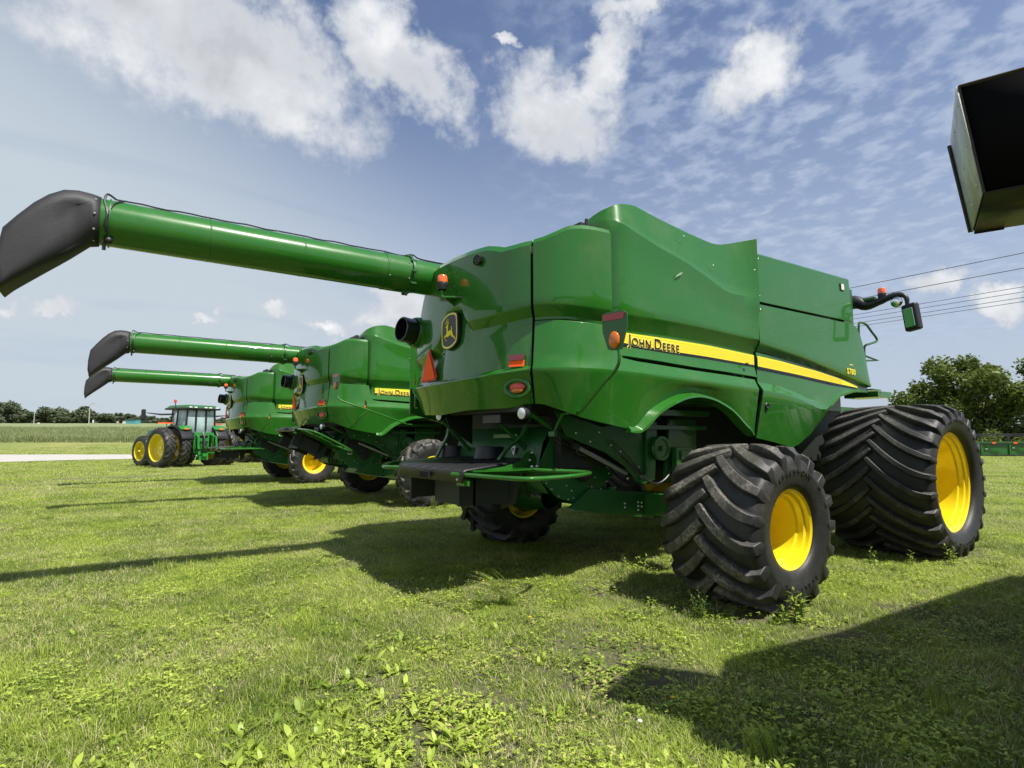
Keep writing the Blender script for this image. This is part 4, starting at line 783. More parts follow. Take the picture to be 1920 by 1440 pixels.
for c in (c2, c3, c0):
    for y in (-1, 1):
        wheel(c, ({c2: .52, c3: .45, c0: 0}[c], {c2: 1.95, c3: 1.75, c0: 2.05}[c] * y, .72), out=y, Rr=.755, Wd=.60, rim=.37, nl=18, style='std_rear', dish=.34, m=RUBBER_MUD, sweep=.42, lugh=.055, n=48)
        wheel(c, (3.86, 1.95 * y, .96), out=y, Rr=1.0, Wd=.80, rim=.52, nl=20, style='std_front', dish=.4, m=RUBBER, sweep=.42, lugh=.055, n=48)
    mb = MB(); mb.box((3.86, 0, .95), (.5, 3.4, .4)); mb.box((0, 0, .72), (.3, 3.6, .24)); mb.build('axle', GREEN_DK, c)

# the black hood of the machine beside the camera (given in world coordinates, then moved under it)
def hood_box():
    A = Vector((-1.939, -4.961, 3.049)); Dn = Vector((-1.820, -4.989, 2.576))
    e1 = Vector((math.cos(R(20.1)), math.sin(R(20.1)), 0)); e2 = Vector((e1.y, -e1.x, 0))
    dep = .58; wid = .72
    A2, D2 = A + e1 * dep, Dn + e1 * dep; B = A + e2 * wid; E_ = Dn + e2 * wid; B2, E2 = B + e1 * dep, E_ + e1 * dep
    inv = c0.matrix_basis.inverted()
    def bl(vs, fs, name, m, par, **k):
        mb = MB(); mb.add([inv @ v for v in vs], fs); return mb.build(name, m, par, **k)
    hb = bl([A, Dn, E_, B, A2, D2, E2, B2], [(4, 5, 6, 7), (0, 3, 7, 4), (3, 2, 6, 7)], 'steel_hood', DARK, c0, solid=.008)
    bl([A - e2 * .004, Dn - e2 * .004, D2 - e2 * .004, A2 - e2 * .004], [(0, 1, 2, 3)], 'edge_plate', GALV, hb, solid=.006)
    bl([A + e1 * .01, Dn + e1 * .01, E_ + e1 * .01, B + e1 * .01], [(0, 1, 2, 3)], 'front_sheet', mat('matt_black_sheet', (.003, .003, .004), .75, spec=.1), hb, solid=.004)
    bl([Dn, E_, E2, D2], [(0, 1, 2, 3)], 'bottom_sheet', mat('olive_black_sheet', (.010, .016, .006), .35), hb, solid=.006)
    for (p_, q_) in ((A, B), (Dn, E_), (A, Dn)):
        mb = MB(); mb.tube([inv @ p_, inv @ q_], .006, 4); mb.build('folded_edge', mat('worn_black_edge', (.05, .045, .04), .5, metal=.4), hb)
    bolts('bolt', hb, [inv @ (A.lerp(Dn, f_) - e2 * .012 + e1 * (.05 + .27 * g_)) for f_ in (.12, .5, .88) for g_ in (0, 1)], .006)
    # oval handle under the bottom sheet
    c = Dn + e1 * .10 + e2 * .23 - Vector((0, 0, .01)); mb = MB()
    mb.tube([inv @ (c + e2 * .055 * math.cos(a) + e1 * .03 * math.sin(a)) for a in np.linspace(0, 6.283, 21)], .006, 6, cap=False); mb.build('oval_handle', mat('pale_handle', (.25, .28, .16), .5), hb)
    mb = MB(); mb.tube([inv @ (A2 - e2 * .015 - Vector((0, 0, .02))), inv @ (D2 - e2 * .015)], .010, 6); mb.tube([inv @ D2, inv @ (D2 + e2 * .12 - Vector((0, 0, .0)))], .014, 6)
    mb.tube([inv @ (E2 - Vector((0, 0, .0)) + e1 * .02), inv @ (E2 + Vector((.5, -.35, -.15)))], .03, 8); mb.tube([inv @ (E_ + Vector((0, 0, .2)) + e1 * .2), inv @ (E_ + Vector((1.0, -.45, .3)))], .05, 8); mb.build('hood_stay', BLACK, hb)
hood_box()
#PART2
# ------------------------------------------------------------------ terrain
FW = Vector((math.cos(YAW), math.sin(YAW), 0)); RT = Vector((math.sin(YAW), -math.cos(YAW), 0))
def smooth(a, b, x):
    t = max(0, min(1, (x - a) / (b - a))); return t * t * (3 - 2 * t)
def height(x, y):
    dx, dy = x - CAM.x, y - CAM.y; Z = dx * FW.x + dy * FW.y; X = dx * RT.x + dy * RT.y
    if Z < 50: base = 0
    else: base = interp(Z, [(50, 0), (58, .06), (66, .42), (75, .97), (110, 2.45), (190, 5.75), (230, 6.3), (3000, 6.3)])
    msk = 1 - smooth(-.42, .02, X / max(Z, 1))
    r = math.hypot(dx, dy)
    return base * msk + .02 * noise.noise(Vector((x * .45, y * .45, 0))) * smooth(1, 4, r)
BARE = [(-4.6, 21.0, 3.2, .55), (-7.5, 18.6, 2.0, .3), (1.0, -3.55, .45, .22), (-.35, -3.75, .5, .25), (-1.5, -4.1, .5, .3), (-2.25, -3.3, .4, .3), (-3.9, -1.6, .5, .3), (-6.0, 1.3, .6, .35)]
def bareness(x, y):
    return max(math.exp(-(((x - a) / rx) ** 2 + ((y - b) / ry) ** 2) ** 1.5) for a, b, rx, ry in BARE)
def ground_mat():
    m = bpy.data.materials.new('ground'); m.use_nodes = True; t = NT(m.node_tree); b = m.node_tree.nodes['Principled BSDF']
    pos = t.n('ShaderNodeNewGeometry').outputs['Position']
    dist = t.v('LENGTH', t.v('SUBTRACT', pos, (CAM.x, CAM.y, 0)))
    far = t.ramp(dist, 9, 26)
    soil = t.mix(t.noise(pos, 22, 8, .7), (.07, .056, .04, 1), (.27, .225, .155, 1))
    shaded_turf = t.mix(t.noise(pos, 35, 6, .7), (.035, .055, .012, 1), (.14, .18, .04, 1))  # ground under the blades darkened: shade in the gaps is put into the colour
    near = t.mix(t.ramp(t.noise(pos, 9, 8, .75), .40, .56), soil, shaded_turf)
    near = t.mix(t.m('MULTIPLY', t.ramp(t.noise(pos, 150, 4, .8), .50, .62), .7), near, (.42, .40, .22, 1))
    near = t.mix(t.m('MULTIPLY', t.ramp(t.noise(t.v('ADD', pos, (5, 5, 5)), 110, 4, .8), .54, .62), .8), near, (.03, .035, .012, 1))
    big = t.noise(pos, .16, 5, .6); mid = t.noise(pos, 1.3, 7, .7); fin = t.noise(pos, 14, 6, .75)
    lawn = t.mix(t.ramp(big, .38, .62), (.16, .215, .05, 1), (.26, .265, .085, 1))
    lawn = t.mix(t.m('MULTIPLY', t.ramp(mid, .35, .7), .6), lawn, (.28, .29, .11, 1))
    lawn = t.mix(t.m('MULTIPLY', t.ramp(fin, .45, .7), .45), lawn, (.07, .10, .025, 1))
    bare = t.m('MULTIPLY', t.ramp(t.noise(t.v('MULTIPLY', pos, (.22, .5, 1)), 1.0, 5, .6), .60, .70), .7)
    lawn = t.mix(bare, lawn, (.20, .165, .12, 1))
    wob = t.v('ADD', pos, t.v('MULTIPLY', t.v('SUBTRACT', t.noise(pos, 2.2, 6, .7, col=True), (.5, .5, .5)), (1.0, 1.0, 0)))
    acc = None
    for a, b_, rx, ry in BARE:
        q_ = t.v('LENGTH', t.v('MULTIPLY', t.v('MULTIPLY', t.v('SUBTRACT', wob, (a, b_, 0)), (1, 1, 0)), (1 / rx, 1 / ry, 0))); q_ = t.m('SUBTRACT', 1.0, t.ramp(q_, .5, 1.3)); acc = q_ if acc is None else t.m('MAXIMUM', acc, q_)
    c = t.mix(far, near, lawn); c = t.mix(t.m('MULTIPLY', acc, .55), c, t.mix(t.noise(pos, 30, 8, .75), (.04, .033, .026, 1), (.19, .16, .125, 1))); m.node_tree.links.new(c, b.inputs['Base Color'])
    b.inputs['Roughness'].default_value = .9; b.inputs['Specular IOR Level'].default_value = .15
    h = t.m('ADD', t.m('MULTIPLY', t.noise(pos, 9, 8, .75), 1.0), t.m('MULTIPLY', mid, .6))
    bp = t.n('ShaderNodeBump', ins={'Strength': .9, 'Distance': .07, 'Height': h}); m.node_tree.links.new(bp.outputs[0], b.inputs['Normal']); return m
def build_ground():
    na = 160; rr = [0] + [.6 * 1.075 ** i for i in range(122)]; vs = []; fs = []
    vs.append((CAM.x, CAM.y, 0))
    for r in rr[1:]:
        for k in range(na):
            a = 2 * math.pi * k / na; x, y = CAM.x + r * math.cos(a), CAM.y + r * math.sin(a); vs.append((x, y, height(x, y)))
    fs += [(0, 1 + k, 1 + (k + 1) % na) for k in range(na)]
    for i in range(len(rr) - 2):
        o = 1 + i * na; fs += [(o + k, o + na + k, o + na + (k + 1) % na, o + (k + 1) % na) for k in range(na)]
    me = bpy.data.meshes.new('ground'); me.from_pydata(vs, [], fs)
    for p in me.polygons: p.use_smooth = True
    me.materials.append(ground_mat()); o = bpy.data.objects.new('ground', me); COL.objects.link(o); tag(o, kind='structure')
build_ground()
# gravel lane
fa = [(-90, 118), (-40, 82), (-13, 62.7), (-3.3, 56.0), (8, 50.5), (24, 42)]; ne = [(-90, 44), (-40, 41), (-10.5, 41.8), (-3.6, 43.6), (8, 41.5), (24, 37)]
vs = []; n_ = 60
for i in range(n_):
    t = i / (n_ - 1) * (len(fa) - 1); k = min(int(t), len(fa) - 2); f = t - k
    a = Vector(fa[k]).lerp(Vector(fa[k + 1]), f); b = Vector(ne[k]).lerp(Vector(ne[k + 1]), f)
    for j in range(9):
        p = a.lerp(b, j / 8); vs.append((p.x, p.y, height(p.x, p.y) + .035))
mb = MB(); mb.add(vs, [(i * 9 + j, i * 9 + j + 1, (i + 1) * 9 + j + 1, (i + 1) * 9 + j) for i in range(n_ - 1) for j in range(8)])
o = mb.build('gravel_road', mat('pale_gravel', (.40, .385, .35), .9, var=.25, vscale=1.5, bump=.4, bscale=8), None); tag(o, kind='structure')

# ------------------------------------------------------------------ grass and weeds
LIB = bpy.data.collections.new('library')                       # sources, not linked to the scene
def leaf_mat(name, a, b_, dry=None, trans=.35, rough=.55, dryth=.80):
    m = bpy.data.materials.new(name); m.use_nodes = True; nt = m.node_tree; t = NT(nt); b = nt.nodes['Principled BSDF']
    tint = t.n('ShaderNodeAttribute', attribute_name='tint').outputs['Fac']; rnd = t.n('ShaderNodeObjectInfo').outputs['Random']
    pos = t.n('ShaderNodeNewGeometry').outputs['Position']
    f = t.m('ADD', t.m('MULTIPLY', t.m('MULTIPLY', tint, tint), .75), t.m('MULTIPLY', rnd, .15)); f = t.m('ADD', f, t.m('MULTIPLY', t.ramp(t.noise(pos, .8, 5, .65), .38, .62), .38)); f = t.m('MULTIPLY', f, 1.0, clamp=True) if False else f
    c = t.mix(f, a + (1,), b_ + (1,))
    if dry:
        g = t.m('ADD', tint, t.m('MULTIPLY', t.m('SUBTRACT', t.noise(t.v('ADD', pos, (7, 3, 0)), .8, 5, .65), .5), 1.5))
        c = t.mix(t.ramp(g, dryth, dryth + .08), c, dry + (1,))
    nt.links.new(c, b.inputs['Base Color']); b.inputs['Roughness'].default_value = rough; b.inputs['Specular IOR Level'].default_value = .3
    tr = t.n('ShaderNodeBsdfTranslucent', ins={0: c}); mx = t.n('ShaderNodeMixShader', ins={0: trans}); nt.links.new(b.outputs[0], mx.inputs[1]); nt.links.new(tr.outputs[0], mx.inputs[2])
    nt.links.new(mx.outputs[0], nt.nodes['Material Output'].inputs[0]); MATS[name] = m; return m
GRASS = leaf_mat('grass_blades', (.085, .165, .016), (.55, .66, .11), (.66, .60, .34), trans=.42, dryth=.78)
WEED = leaf_mat('weed_leaves', (.13, .22, .022), (.50, .60, .095), (.50, .47, .16), .3, .42, dryth=.95)
TREE_L = leaf_mat('tree_leaves', (.05, .085, .016), (.19, .24, .05), None, .3)
TREE_F = leaf_mat('far_tree_leaves', (.085, .115, .065), (.16, .19, .10), None, .25)  # distance haze mixed into the leaf colour
CROP = leaf_mat('crop_blades', (.15, .20, .07), (.28, .31, .13), None, .3)
BARK = mat('bark', (.07, .055, .04), .9, var=.3, bump=.5, bscale=20)
class LM:
    """leaf mesh with a per-vertex tint"""
    def __init__(s): s.v = []; s.f = []; s.t = []
    def blade(s, p, d, h, w, bend, tint, seg=3):
        p = Vector(p); d = Vector(d).normalized(); side = Vector((-d.y, d.x, 0)) * w / 2; o = len(s.v)
        for i in range(seg + 1):
            t = i / seg; c = p + Vector((0, 0, h * (t - .25 * bend * t * t))) + d * (bend * h * t * t)
            if i == seg: s.v.append(c); s.t.append(tint)
            else: s.v += [c - side * (1 - .6 * t), c + side * (1 - .6 * t)]; s.t += [tint] * 2
        for i in range(seg - 1): a = o + 2 * i; s.f.append((a, a + 1, a + 3, a + 2))
        a = o + 2 * (seg - 1); s.f.append((a, a + 1, a + 2))
    def leaf(s, p, d, up, L, w, tint, curl=.3):
        p = Vector(p); d = Vector(d).normalized(); up = Vector(up).normalized(); sd = d.cross(up).normalized(); o = len(s.v)
        pr = [(0, .12), (.22, .7), (.5, 1), (.78, .75), (1, .0)]
        for t, ww in pr:
            c = p + d * L * t + up * (-curl * L * t * t)
            if ww == 0: s.v.append(c); s.t.append(tint)
            else: s.v += [c - sd * w * ww / 2 + up * w * .12 * ww, c + sd * w * ww / 2 + up * w * .12 * ww]; s.t += [tint] * 2
        for i in range(3): a = o + 2 * i; s.f.append((a, a + 1, a + 3, a + 2))
        s.f.append((o + 6, o + 7, o + 8))
    def quad(s, c, u, v, tint):
        o = len(s.v); s.v += [c - u - v, c + u - v * .4, c + u * .5 + v, c - u * .7 + v * .6]; s.t += [tint] * 4; s.f.append((o, o + 1, o + 2, o + 3))
    def mesh(s, name, m, smooth_=False):
        me = bpy.data.meshes.new(name); me.from_pydata([tuple(v) for v in s.v], [], s.f); a = me.attributes.new('tint', 'FLOAT', 'POINT'); a.data.foreach_set('value', s.t); me.materials.append(m); return me
rnd = random.Random(11)
def lib(mesh, coll):
    o = bpy.data.objects.new(mesh.name, mesh); coll.objects.link(o); return o
def tuft_mesh(name, n, rad, h0, h1, w, m, bend=(.2, .8), seg=3):
    L = LM()
    for _ in range(n):
        a = rnd.uniform(0, 6.283); r = rad * math.sqrt(rnd.random()); b = rnd.uniform(0, 6.283)
        L.blade((r * math.cos(a), r * math.sin(a), -.01), (math.cos(b), math.sin(b), 0), rnd.uniform(h0, h1), w * rnd.uniform(.7, 1.3), rnd.uniform(*bend), rnd.random(), seg)
    return L.mesh(name, m)
def rosette(name, n, L0, L1, wr, m, rise=(.25, .9)):
    L = LM()
    for i in range(n):
        a = i * 2.4 + rnd.uniform(-.3, .3); e = rnd.uniform(*rise); l = rnd.uniform(L0, L1); d = Vector((math.cos(a) * math.cos(e), math.sin(a) * math.cos(e), math.sin(e)))
        up = Vector((-math.cos(a) * math.sin(e), -math.sin(a) * math.sin(e), math.cos(e))); L.leaf((0, 0, .0), d, up, l, l * wr * rnd.uniform(.8, 1.2), rnd.random(), rnd.uniform(.1, .6))
    return L.mesh(name, m)
def clover(name, n, rad, m):
    L = LM()
    for _ in range(n):
        a = rnd.uniform(0, 6.283); r = rad * math.sqrt(rnd.random()); z = rnd.uniform(.01, .05); c = Vector((r * math.cos(a), r * math.sin(a), z)); b = rnd.uniform(0, 6.28); tn = rnd.random()
        for k in range(3):
            q = b + k * 2.09; e = rnd.uniform(-.1, .6); L.leaf(c, (math.cos(q), math.sin(q), e), (rnd.uniform(-.4, .4), rnd.uniform(-.4, .4), 1), rnd.uniform(.008, .020), rnd.uniform(.006, .013), tn, .2)
    return L.mesh(name, m)
STRAW = leaf_mat('dry_straw', (.28, .24, .13), (.62, .56, .34), None, .15, .7)
cg = bpy.data.collections.new('lib_grass'); cw = bpy.data.collections.new('lib_weeds'); cf = bpy.data.collections.new('lib_far'); cc = bpy.data.collections.new('lib_crop')
for i in range(4): lib(tuft_mesh(f'lawn_{i}', 170, .15, .018, .060, .0042, GRASS, (.3, 1.4)), cg)
for i in range(2): lib(tuft_mesh(f'long_{i}', 70, .09, .06, .13, .0045, GRASS, (.2, .9), 4), cg)
for i in range(2): lib(tuft_mesh(f'sparse_{i}', 60, .16, .012, .035, .0036, GRASS, (.5, 1.6)), cg)
for i in range(3): lib(tuft_mesh(f'straw_{i}', 60, .17, .006, .014, .0032, STRAW, (2.0, 5.0)), cg)
for i in range(4): lib(rosette(f'weed_{i}', 9, .03, .085, .32, WEED, (.15, 1.2)), cw)
for i in range(3): lib(clover(f'weed_small_{i}', 42, .15, WEED), cw)
for i in range(3): lib(tuft_mesh(f'far_{i}', 150, .42, .03, .075, .012, GRASS, (.3, 1.2), 2), cf)
for i in range(3): lib(tuft_mesh(f'crop_{i}', 160, 1.3, .55, .95, .05, CROP, (.1, .5), 2), cc)
def scatter(name, pts, coll):
    """pts: (x,y,z,rot,scale,index)"""
    me = bpy.data.meshes.new(name); me.from_pydata([p[:3] for p in pts], [], [])
    for nm, k, ty in (('rot', 3, 'FLOAT'), ('scl', 4, 'FLOAT'), ('idx', 5, 'INT')):
        a = me.attributes.new(nm, ty, 'POINT'); a.data.foreach_set('value', [p[k] for p in pts])
    o = bpy.data.objects.new(name, me); COL.objects.link(o)
    ng = bpy.data.node_groups.new(name, 'GeometryNodeTree'); ng.interface.new_socket('Geometry', in_out='INPUT', socket_type='NodeSocketGeometry'); ng.interface.new_socket('Geometry', in_out='OUTPUT', socket_type='NodeSocketGeometry')
    N = ng.nodes; Lk = ng.links; gi = N.new('NodeGroupInput'); go = N.new('NodeGroupOutput'); ip = N.new('GeometryNodeInstanceOnPoints'); ci = N.new('GeometryNodeCollectionInfo')
    ci.inputs['Collection'].default_value = coll; ci.inputs['Separate Children'].default_value = True; ci.inputs['Reset Children'].default_value = True
    def attr(nm, ty):
        a = N.new('GeometryNodeInputNamedAttribute'); a.data_type = ty; a.inputs['Name'].default_value = nm; return a.outputs['Attribute']
    cx = N.new('ShaderNodeCombineXYZ'); Lk.new(attr('rot', 'FLOAT'), cx.inputs[2]); Lk.new(cx.outputs[0], ip.inputs['Rotation'])
    Lk.new(attr('scl', 'FLOAT'), ip.inputs['Scale']); ip.inputs['Pick Instance'].default_value = True; Lk.new(attr('idx', 'INT'), ip.inputs['Instance Index'])
    Lk.new(gi.outputs[0], ip.inputs['Points']); Lk.new(ci.outputs[0], ip.inputs['Instance']); Lk.new(ip.outputs[0], go.inputs[0])
    md = o.modifiers.new('scatter', 'NODES'); md.node_group = ng; return o
def nz(x, y, s, o=0): return noise.noise(Vector((x * s + o, y * s - o, o * .37)))
# names sort alphabetically in the collection: lawn 0-3, long 4-5, sparse 6-7 / weed 0-3, weed_small 4-6
TRK = [(-2.4, -.8), (-1.5, -1.9)]
def at(r, a): d = FW * math.cos(a) + RT * math.sin(a); return CAM.x + d.x * r, CAM.y + d.y * r
gp = []; wp = []; fpnt = []
def patch(x, y):
    """0 = bare, 1 = full turf"""
    X = (x - CAM.x) * RT.x + (y - CAM.y) * RT.y; Z = (x - CAM.x) * FW.x + (y - CAM.y) * FW.y
    v = .62 + 1.0 * nz(x, y, .9, 3) + .7 * nz(x, y, 2.6, 9)
    v -= .18 * math.exp(-((X - .1) / .9) ** 2 - ((Z - 2.9) / .8) ** 2) * 1.1
    v += .55 * smooth(-.15, -1.2, X / max(Z, 1) * 2) + .30 * smooth(4, 9, Z)
    return v
r = 1.9
while r < 20:
    dr = .085 * (1 + max(0, r - 3) * .11); na = int(r * 2.1 / dr)
    for k in range(na):
        a = -1.1 + 2.1 * (k + rnd.random()) / na; rr = r + rnd.uniform(-.5, .5) * dr; x, y = at(rr, a); v = patch(x, y) - .45 * bareness(x, y)
        if rnd.random() < .75 - .4 * v: gp.append((x, y, height(x, y) + .004, rnd.uniform(0, 6.28), rnd.uniform(.8, 1.3) * (1 + max(0, r - 5) * .035), 8 + rnd.randint(0, 2)))
        if rnd.random() > v * 1.25 + .2: continue
        kind = rnd.randint(0, 3) if rnd.random() < v + .1 else 6 + rnd.randint(0, 1)
        s = rnd.uniform(.75, 1.25) * (1 + max(0, r - 5) * .035)
        if nz(x, y, 1.7, 5) > .33 and rnd.random() < .35: kind = 4 + rnd.randint(0, 1); s *= rnd.uniform(.5, 1.0)
        gp.append((x, y, height(x, y), rnd.uniform(0, 6.28), s, kind))
    r += dr
r = 1.9
while r < 13:
    dr = .11 * (1 + max(0, r - 3) * .12); na = int(r * 2.1 / dr)
    for k in range(na):
        a = -1.1 + 2.1 * (k + rnd.random()) / na; rr = r + rnd.uniform(-.5, .5) * dr; x, y = at(rr, a)
        X = rr * math.sin(a); Z = rr * math.cos(a)
        wv = nz(x, y, 1.1, 21) * 1.1 + nz(x, y, 3.1, 2) * .6
        zone = math.exp(-((X + .85) / 1.0) ** 2 - ((Z - 3.0) / 1.3) ** 2) * .85 + .25 * math.exp(-((X + .9) / 1.5) ** 2 - ((Z - 5.5) / 2) ** 2) + .12 * smooth(-1.5, .5, X)
        if rnd.random() < (wv + zone - .20) * 1.25 - .15 * bareness(x, y): wp.append((x, y, height(x, y), rnd.uniform(0, 6.28), rnd.uniform(.45, 1.05) + .35 * zone, rnd.randint(0, 3)))
        if rnd.random() < .10 + .7 * nz(x, y, 2.2, 33) + .6 * nz(x, y, 6, 3) + .16 * smooth(-.6, 1, X): wp.append((x, y, height(x, y), rnd.uniform(0, 6.28), rnd.uniform(.7, 1.4), 4 + rnd.randint(0, 2)))
    r += dr
r = 17
while r < 84:
    dr = .30 * (1 + (r - 17) * .035); na = int(r * 2.0 / dr)
    for k in range(na):
        a = -1.05 + 2.0 * (k + rnd.random()) / na; rr = r + rnd.uniform(-.5, .5) * dr; x, y = at(rr, a)
        if rnd.random() < .35 - nz(x, y, .12, 4) * .8 + 1.3 * bareness(x, y): continue
        X = rr * math.sin(a)
        if -95 < x < 24:
            yf = interp(x, fa); yn = interp(x, ne)
            if yn - .3 < y < yf + .3: continue
        fpnt.append((x, y, height(x, y), rnd.uniform(0, 6.28), rnd.uniform(.7, 1.2) * (1 + (r - 17) * .018), rnd.randint(0, 2)))
    r += dr
tag(scatter('grass', gp, cg), kind='stuff'); tag(scatter('ground_cover_weeds', wp, cw), kind='stuff'); tag(scatter('distant_grass', fpnt, cf), kind='stuff')
# standing crop on the rise
cp = []; vs = []
def cam_xy(X, Z): p = CAM + RT * X + FW * Z; return p.x, p.y
zz_ = [75 * (198 / 75) ** (i / 40) for i in range(41)]; rt_ = [-1.15 + .85 * j / 60 for j in range(61)]
for Z in zz_:
    for q in rt_: x, y = cam_xy(q * Z, Z); vs.append((x, y, height(x, y) + (.0 if Z == zz_[0] else .55 + .12 * nz(x, y, .25) + .1 * rnd.random())))
mb = MB(); mb.add(vs, [(i * 61 + j, i * 61 + j + 1, (i + 1) * 61 + j + 1, (i + 1) * 61 + j) for i in range(40) for j in range(60)])
o = mb.build('crop_canopy', mat('crop_canopy_green', (.17, .21, .085), .9, var=.3, vscale=.8, bump=.8, bscale=3), None); tag(o, kind='stuff')
Z = 75.5
while Z < 130:
    st = 1.1 * (1 + (Z - 75) * .03); X = -1.1 * Z
    while X < -.30 * Z:
        x, y = cam_xy(X + rnd.uniform(-.5, .5), Z + rnd.uniform(-.5, .5)); cp.append((x, y, height(x, y) + .05, rnd.uniform(0, 6.28), rnd.uniform(.8, 1.15) * (1 + (Z - 75) * .004), rnd.randint(0, 2))); X += st
    Z += st
tag(scatter('crop_field', cp, cc), kind='stuff')

# ------------------------------------------------------------------ individual weeds near the wheels
def weed_plant(x, y, h, n, label, lw=.28, ll=.075, lean=.15, seeds=False):
    z = height(x, y); t = empty('weed_plant', (x, y, z)); L = LM(); mb = MB()
    for k in range(n):
        a = rnd.uniform(0, 6.28); le = rnd.uniform(.03, lean) * h; hh = h * rnd.uniform(.6, 1.0); b = Vector((rnd.uniform(-.04, .04), rnd.uniform(-.04, .04), 0))
        top = b + Vector((math.cos(a) * le * 2, math.sin(a) * le * 2, hh)); md_ = b.lerp(top, .5) + Vector((0, 0, hh * .08)); mb.tube([b, md_, top], [.004, .003, .002], 5)
        m_ = int(hh / .022)
        for i in range(m_):
            t_ = .15 + .85 * i / m_; p = b.lerp(top, t_); q = i * 2.4 + a; e = .3 + .6 * t_; d = (math.cos(q) * math.cos(e), math.sin(q) * math.cos(e), math.sin(e))
            L.leaf(p, d, (-math.cos(q) * math.sin(e), -math.sin(q) * math.sin(e), math.cos(e)), ll * (1.1 - .5 * t_) * rnd.uniform(.7, 1.2), ll * lw * (1.1 - .5 * t_), rnd.random() * .8, .35)
    me = L.mesh('leaves', WEED); o = bpy.data.objects.new('leaves', me); COL.objects.link(o); o.parent = t
    mb.build('stem', mat('weed_stem', (.07, .12, .03), .6), t); return tag(t, label, 'weed', 'tall weeds growing around the wheels')
weed_plant(-.24, -3.17, .27, 7, 'leafy weed standing in front of the nearest tyre, right of its lowest lugs', ll=.095)
weed_plant(-.42, -3.12, .17, 5, 'shorter weed just left of the tallest leafy one at the nearest tyre', ll=.075)
weed_plant(-.84, -2.65, .27, 10, 'bushy dark weed in the shade at the tread side of the nearest tyre', ll=.05)
weed_plant(-.03, -1.23, .24, 6, 'sunlit weed left of the nearest tyre at the shade edge', ll=.07, lean=.5)
weed_plant(-.29, -1.20, .20, 5, 'second sunlit weed further left of the nearest tyre', ll=.06, lean=.5)
weed_plant(2.53, -2.51, .26, 4, 'thin weed between the two wide tyres', ll=.055)
weed_plant(2.85, -2.80, .18, 4, 'small weed below the tread of the wide front tyre', ll=.07)
weed_plant(3.2, -3.12, .26, 4, 'weed standing against the lower rim side of the wide front tyre', ll=.075)
weed_plant(.75, 5.30, .30, 9, 'weed clump beside the middle combine rear tyre', ll=.065)
weed_plant(1.05, 5.35, .22, 7, 'low weed right of the clump at the middle combine rear tyre', ll=.065)
def seed_grass(x, y, h, n, bend, label, hd):
    z = height(x, y); L = LM()
    for k in range(n):
        a = hd + rnd.uniform(-.6, .6); b = (x + rnd.uniform(-.07, .07), y + rnd.uniform(-.07, .07), z); hh = h * rnd.uniform(.5, 1.1); bd = bend * rnd.uniform(.5, 1.2)
        L.blade(b, (math.cos(a), math.sin(a), 0), hh, .005, bd, rnd.random() * .6, 7)
        if k % 4 == 0:
            for i in range(14):
                t = .72 + .28 * i / 14; c = Vector(b) + Vector((0, 0, hh * (t - .25 * bd * t * t))) + Vector((math.cos(a), math.sin(a), 0)) * (bd * hh * t * t)
                L.leaf(c, (math.cos(a + rnd.uniform(-1, 1)), math.sin(a + rnd.uniform(-1, 1)), rnd.uniform(-.6, .3)), (0, 0, 1), .018, .005, .95)
    me = L.mesh('seed_grass', GRASS); o = bpy.data.objects.new('seed_grass', me); COL.objects.link(o); return tag(o, label, 'grass clump', 'long grass clumps')
seed_grass(-1.90, -1.43, .36, 80, 1.0, 'long grass clump with pale seed heads leaning left in front of the shadow', R(150))
seed_grass(-5.21, -.55, .13, 40, .5, 'short bright grass clump in the left foreground lawn', R(100))
seed_grass(-2.32, -4.13, .16, 60, .6, 'bright grass clump inside the shadow at the bottom right', R(80))
seed_grass(-1.04, -4.42, .13, 40, .6, 'fan-shaped grass clump in the middle of the right-hand shadow', R(60))
def dandelion(x, y, label, col='y'):
    z = height(x, y); t = empty('dandelion', (x, y, z)); mb = MB(); mb.tube([(0, 0, 0), (.005, 0, .03), (.008, 0, .06)], .0015, 5); mb.build('stem', MATS['weed_stem'], t)
    mb = MB(); mb.ell((.008, 0, .064), (.013, .013, .006), 10, 5); mb.build('flower_head', mat('dandelion_yellow', (.75, .42, .01), .6) if col == 'y' else mat('seed_white', (.7, .7, .66), .8), t); tag(t, label, 'flower', 'dandelions in the grass')
dandelion(-1.77, -.72, 'yellow flower in the shadow beside the leaning grass clump')
dandelion(-2.10, -1.96, 'yellow flower in the sunlit patch left of the right-hand shadow')
dandelion(-2.31, -3.58, 'yellow flower at the left tip of the right-hand shadow')
dandelion(-2.66, -3.66, 'white seed head on the bare ground near the bottom', 'w')

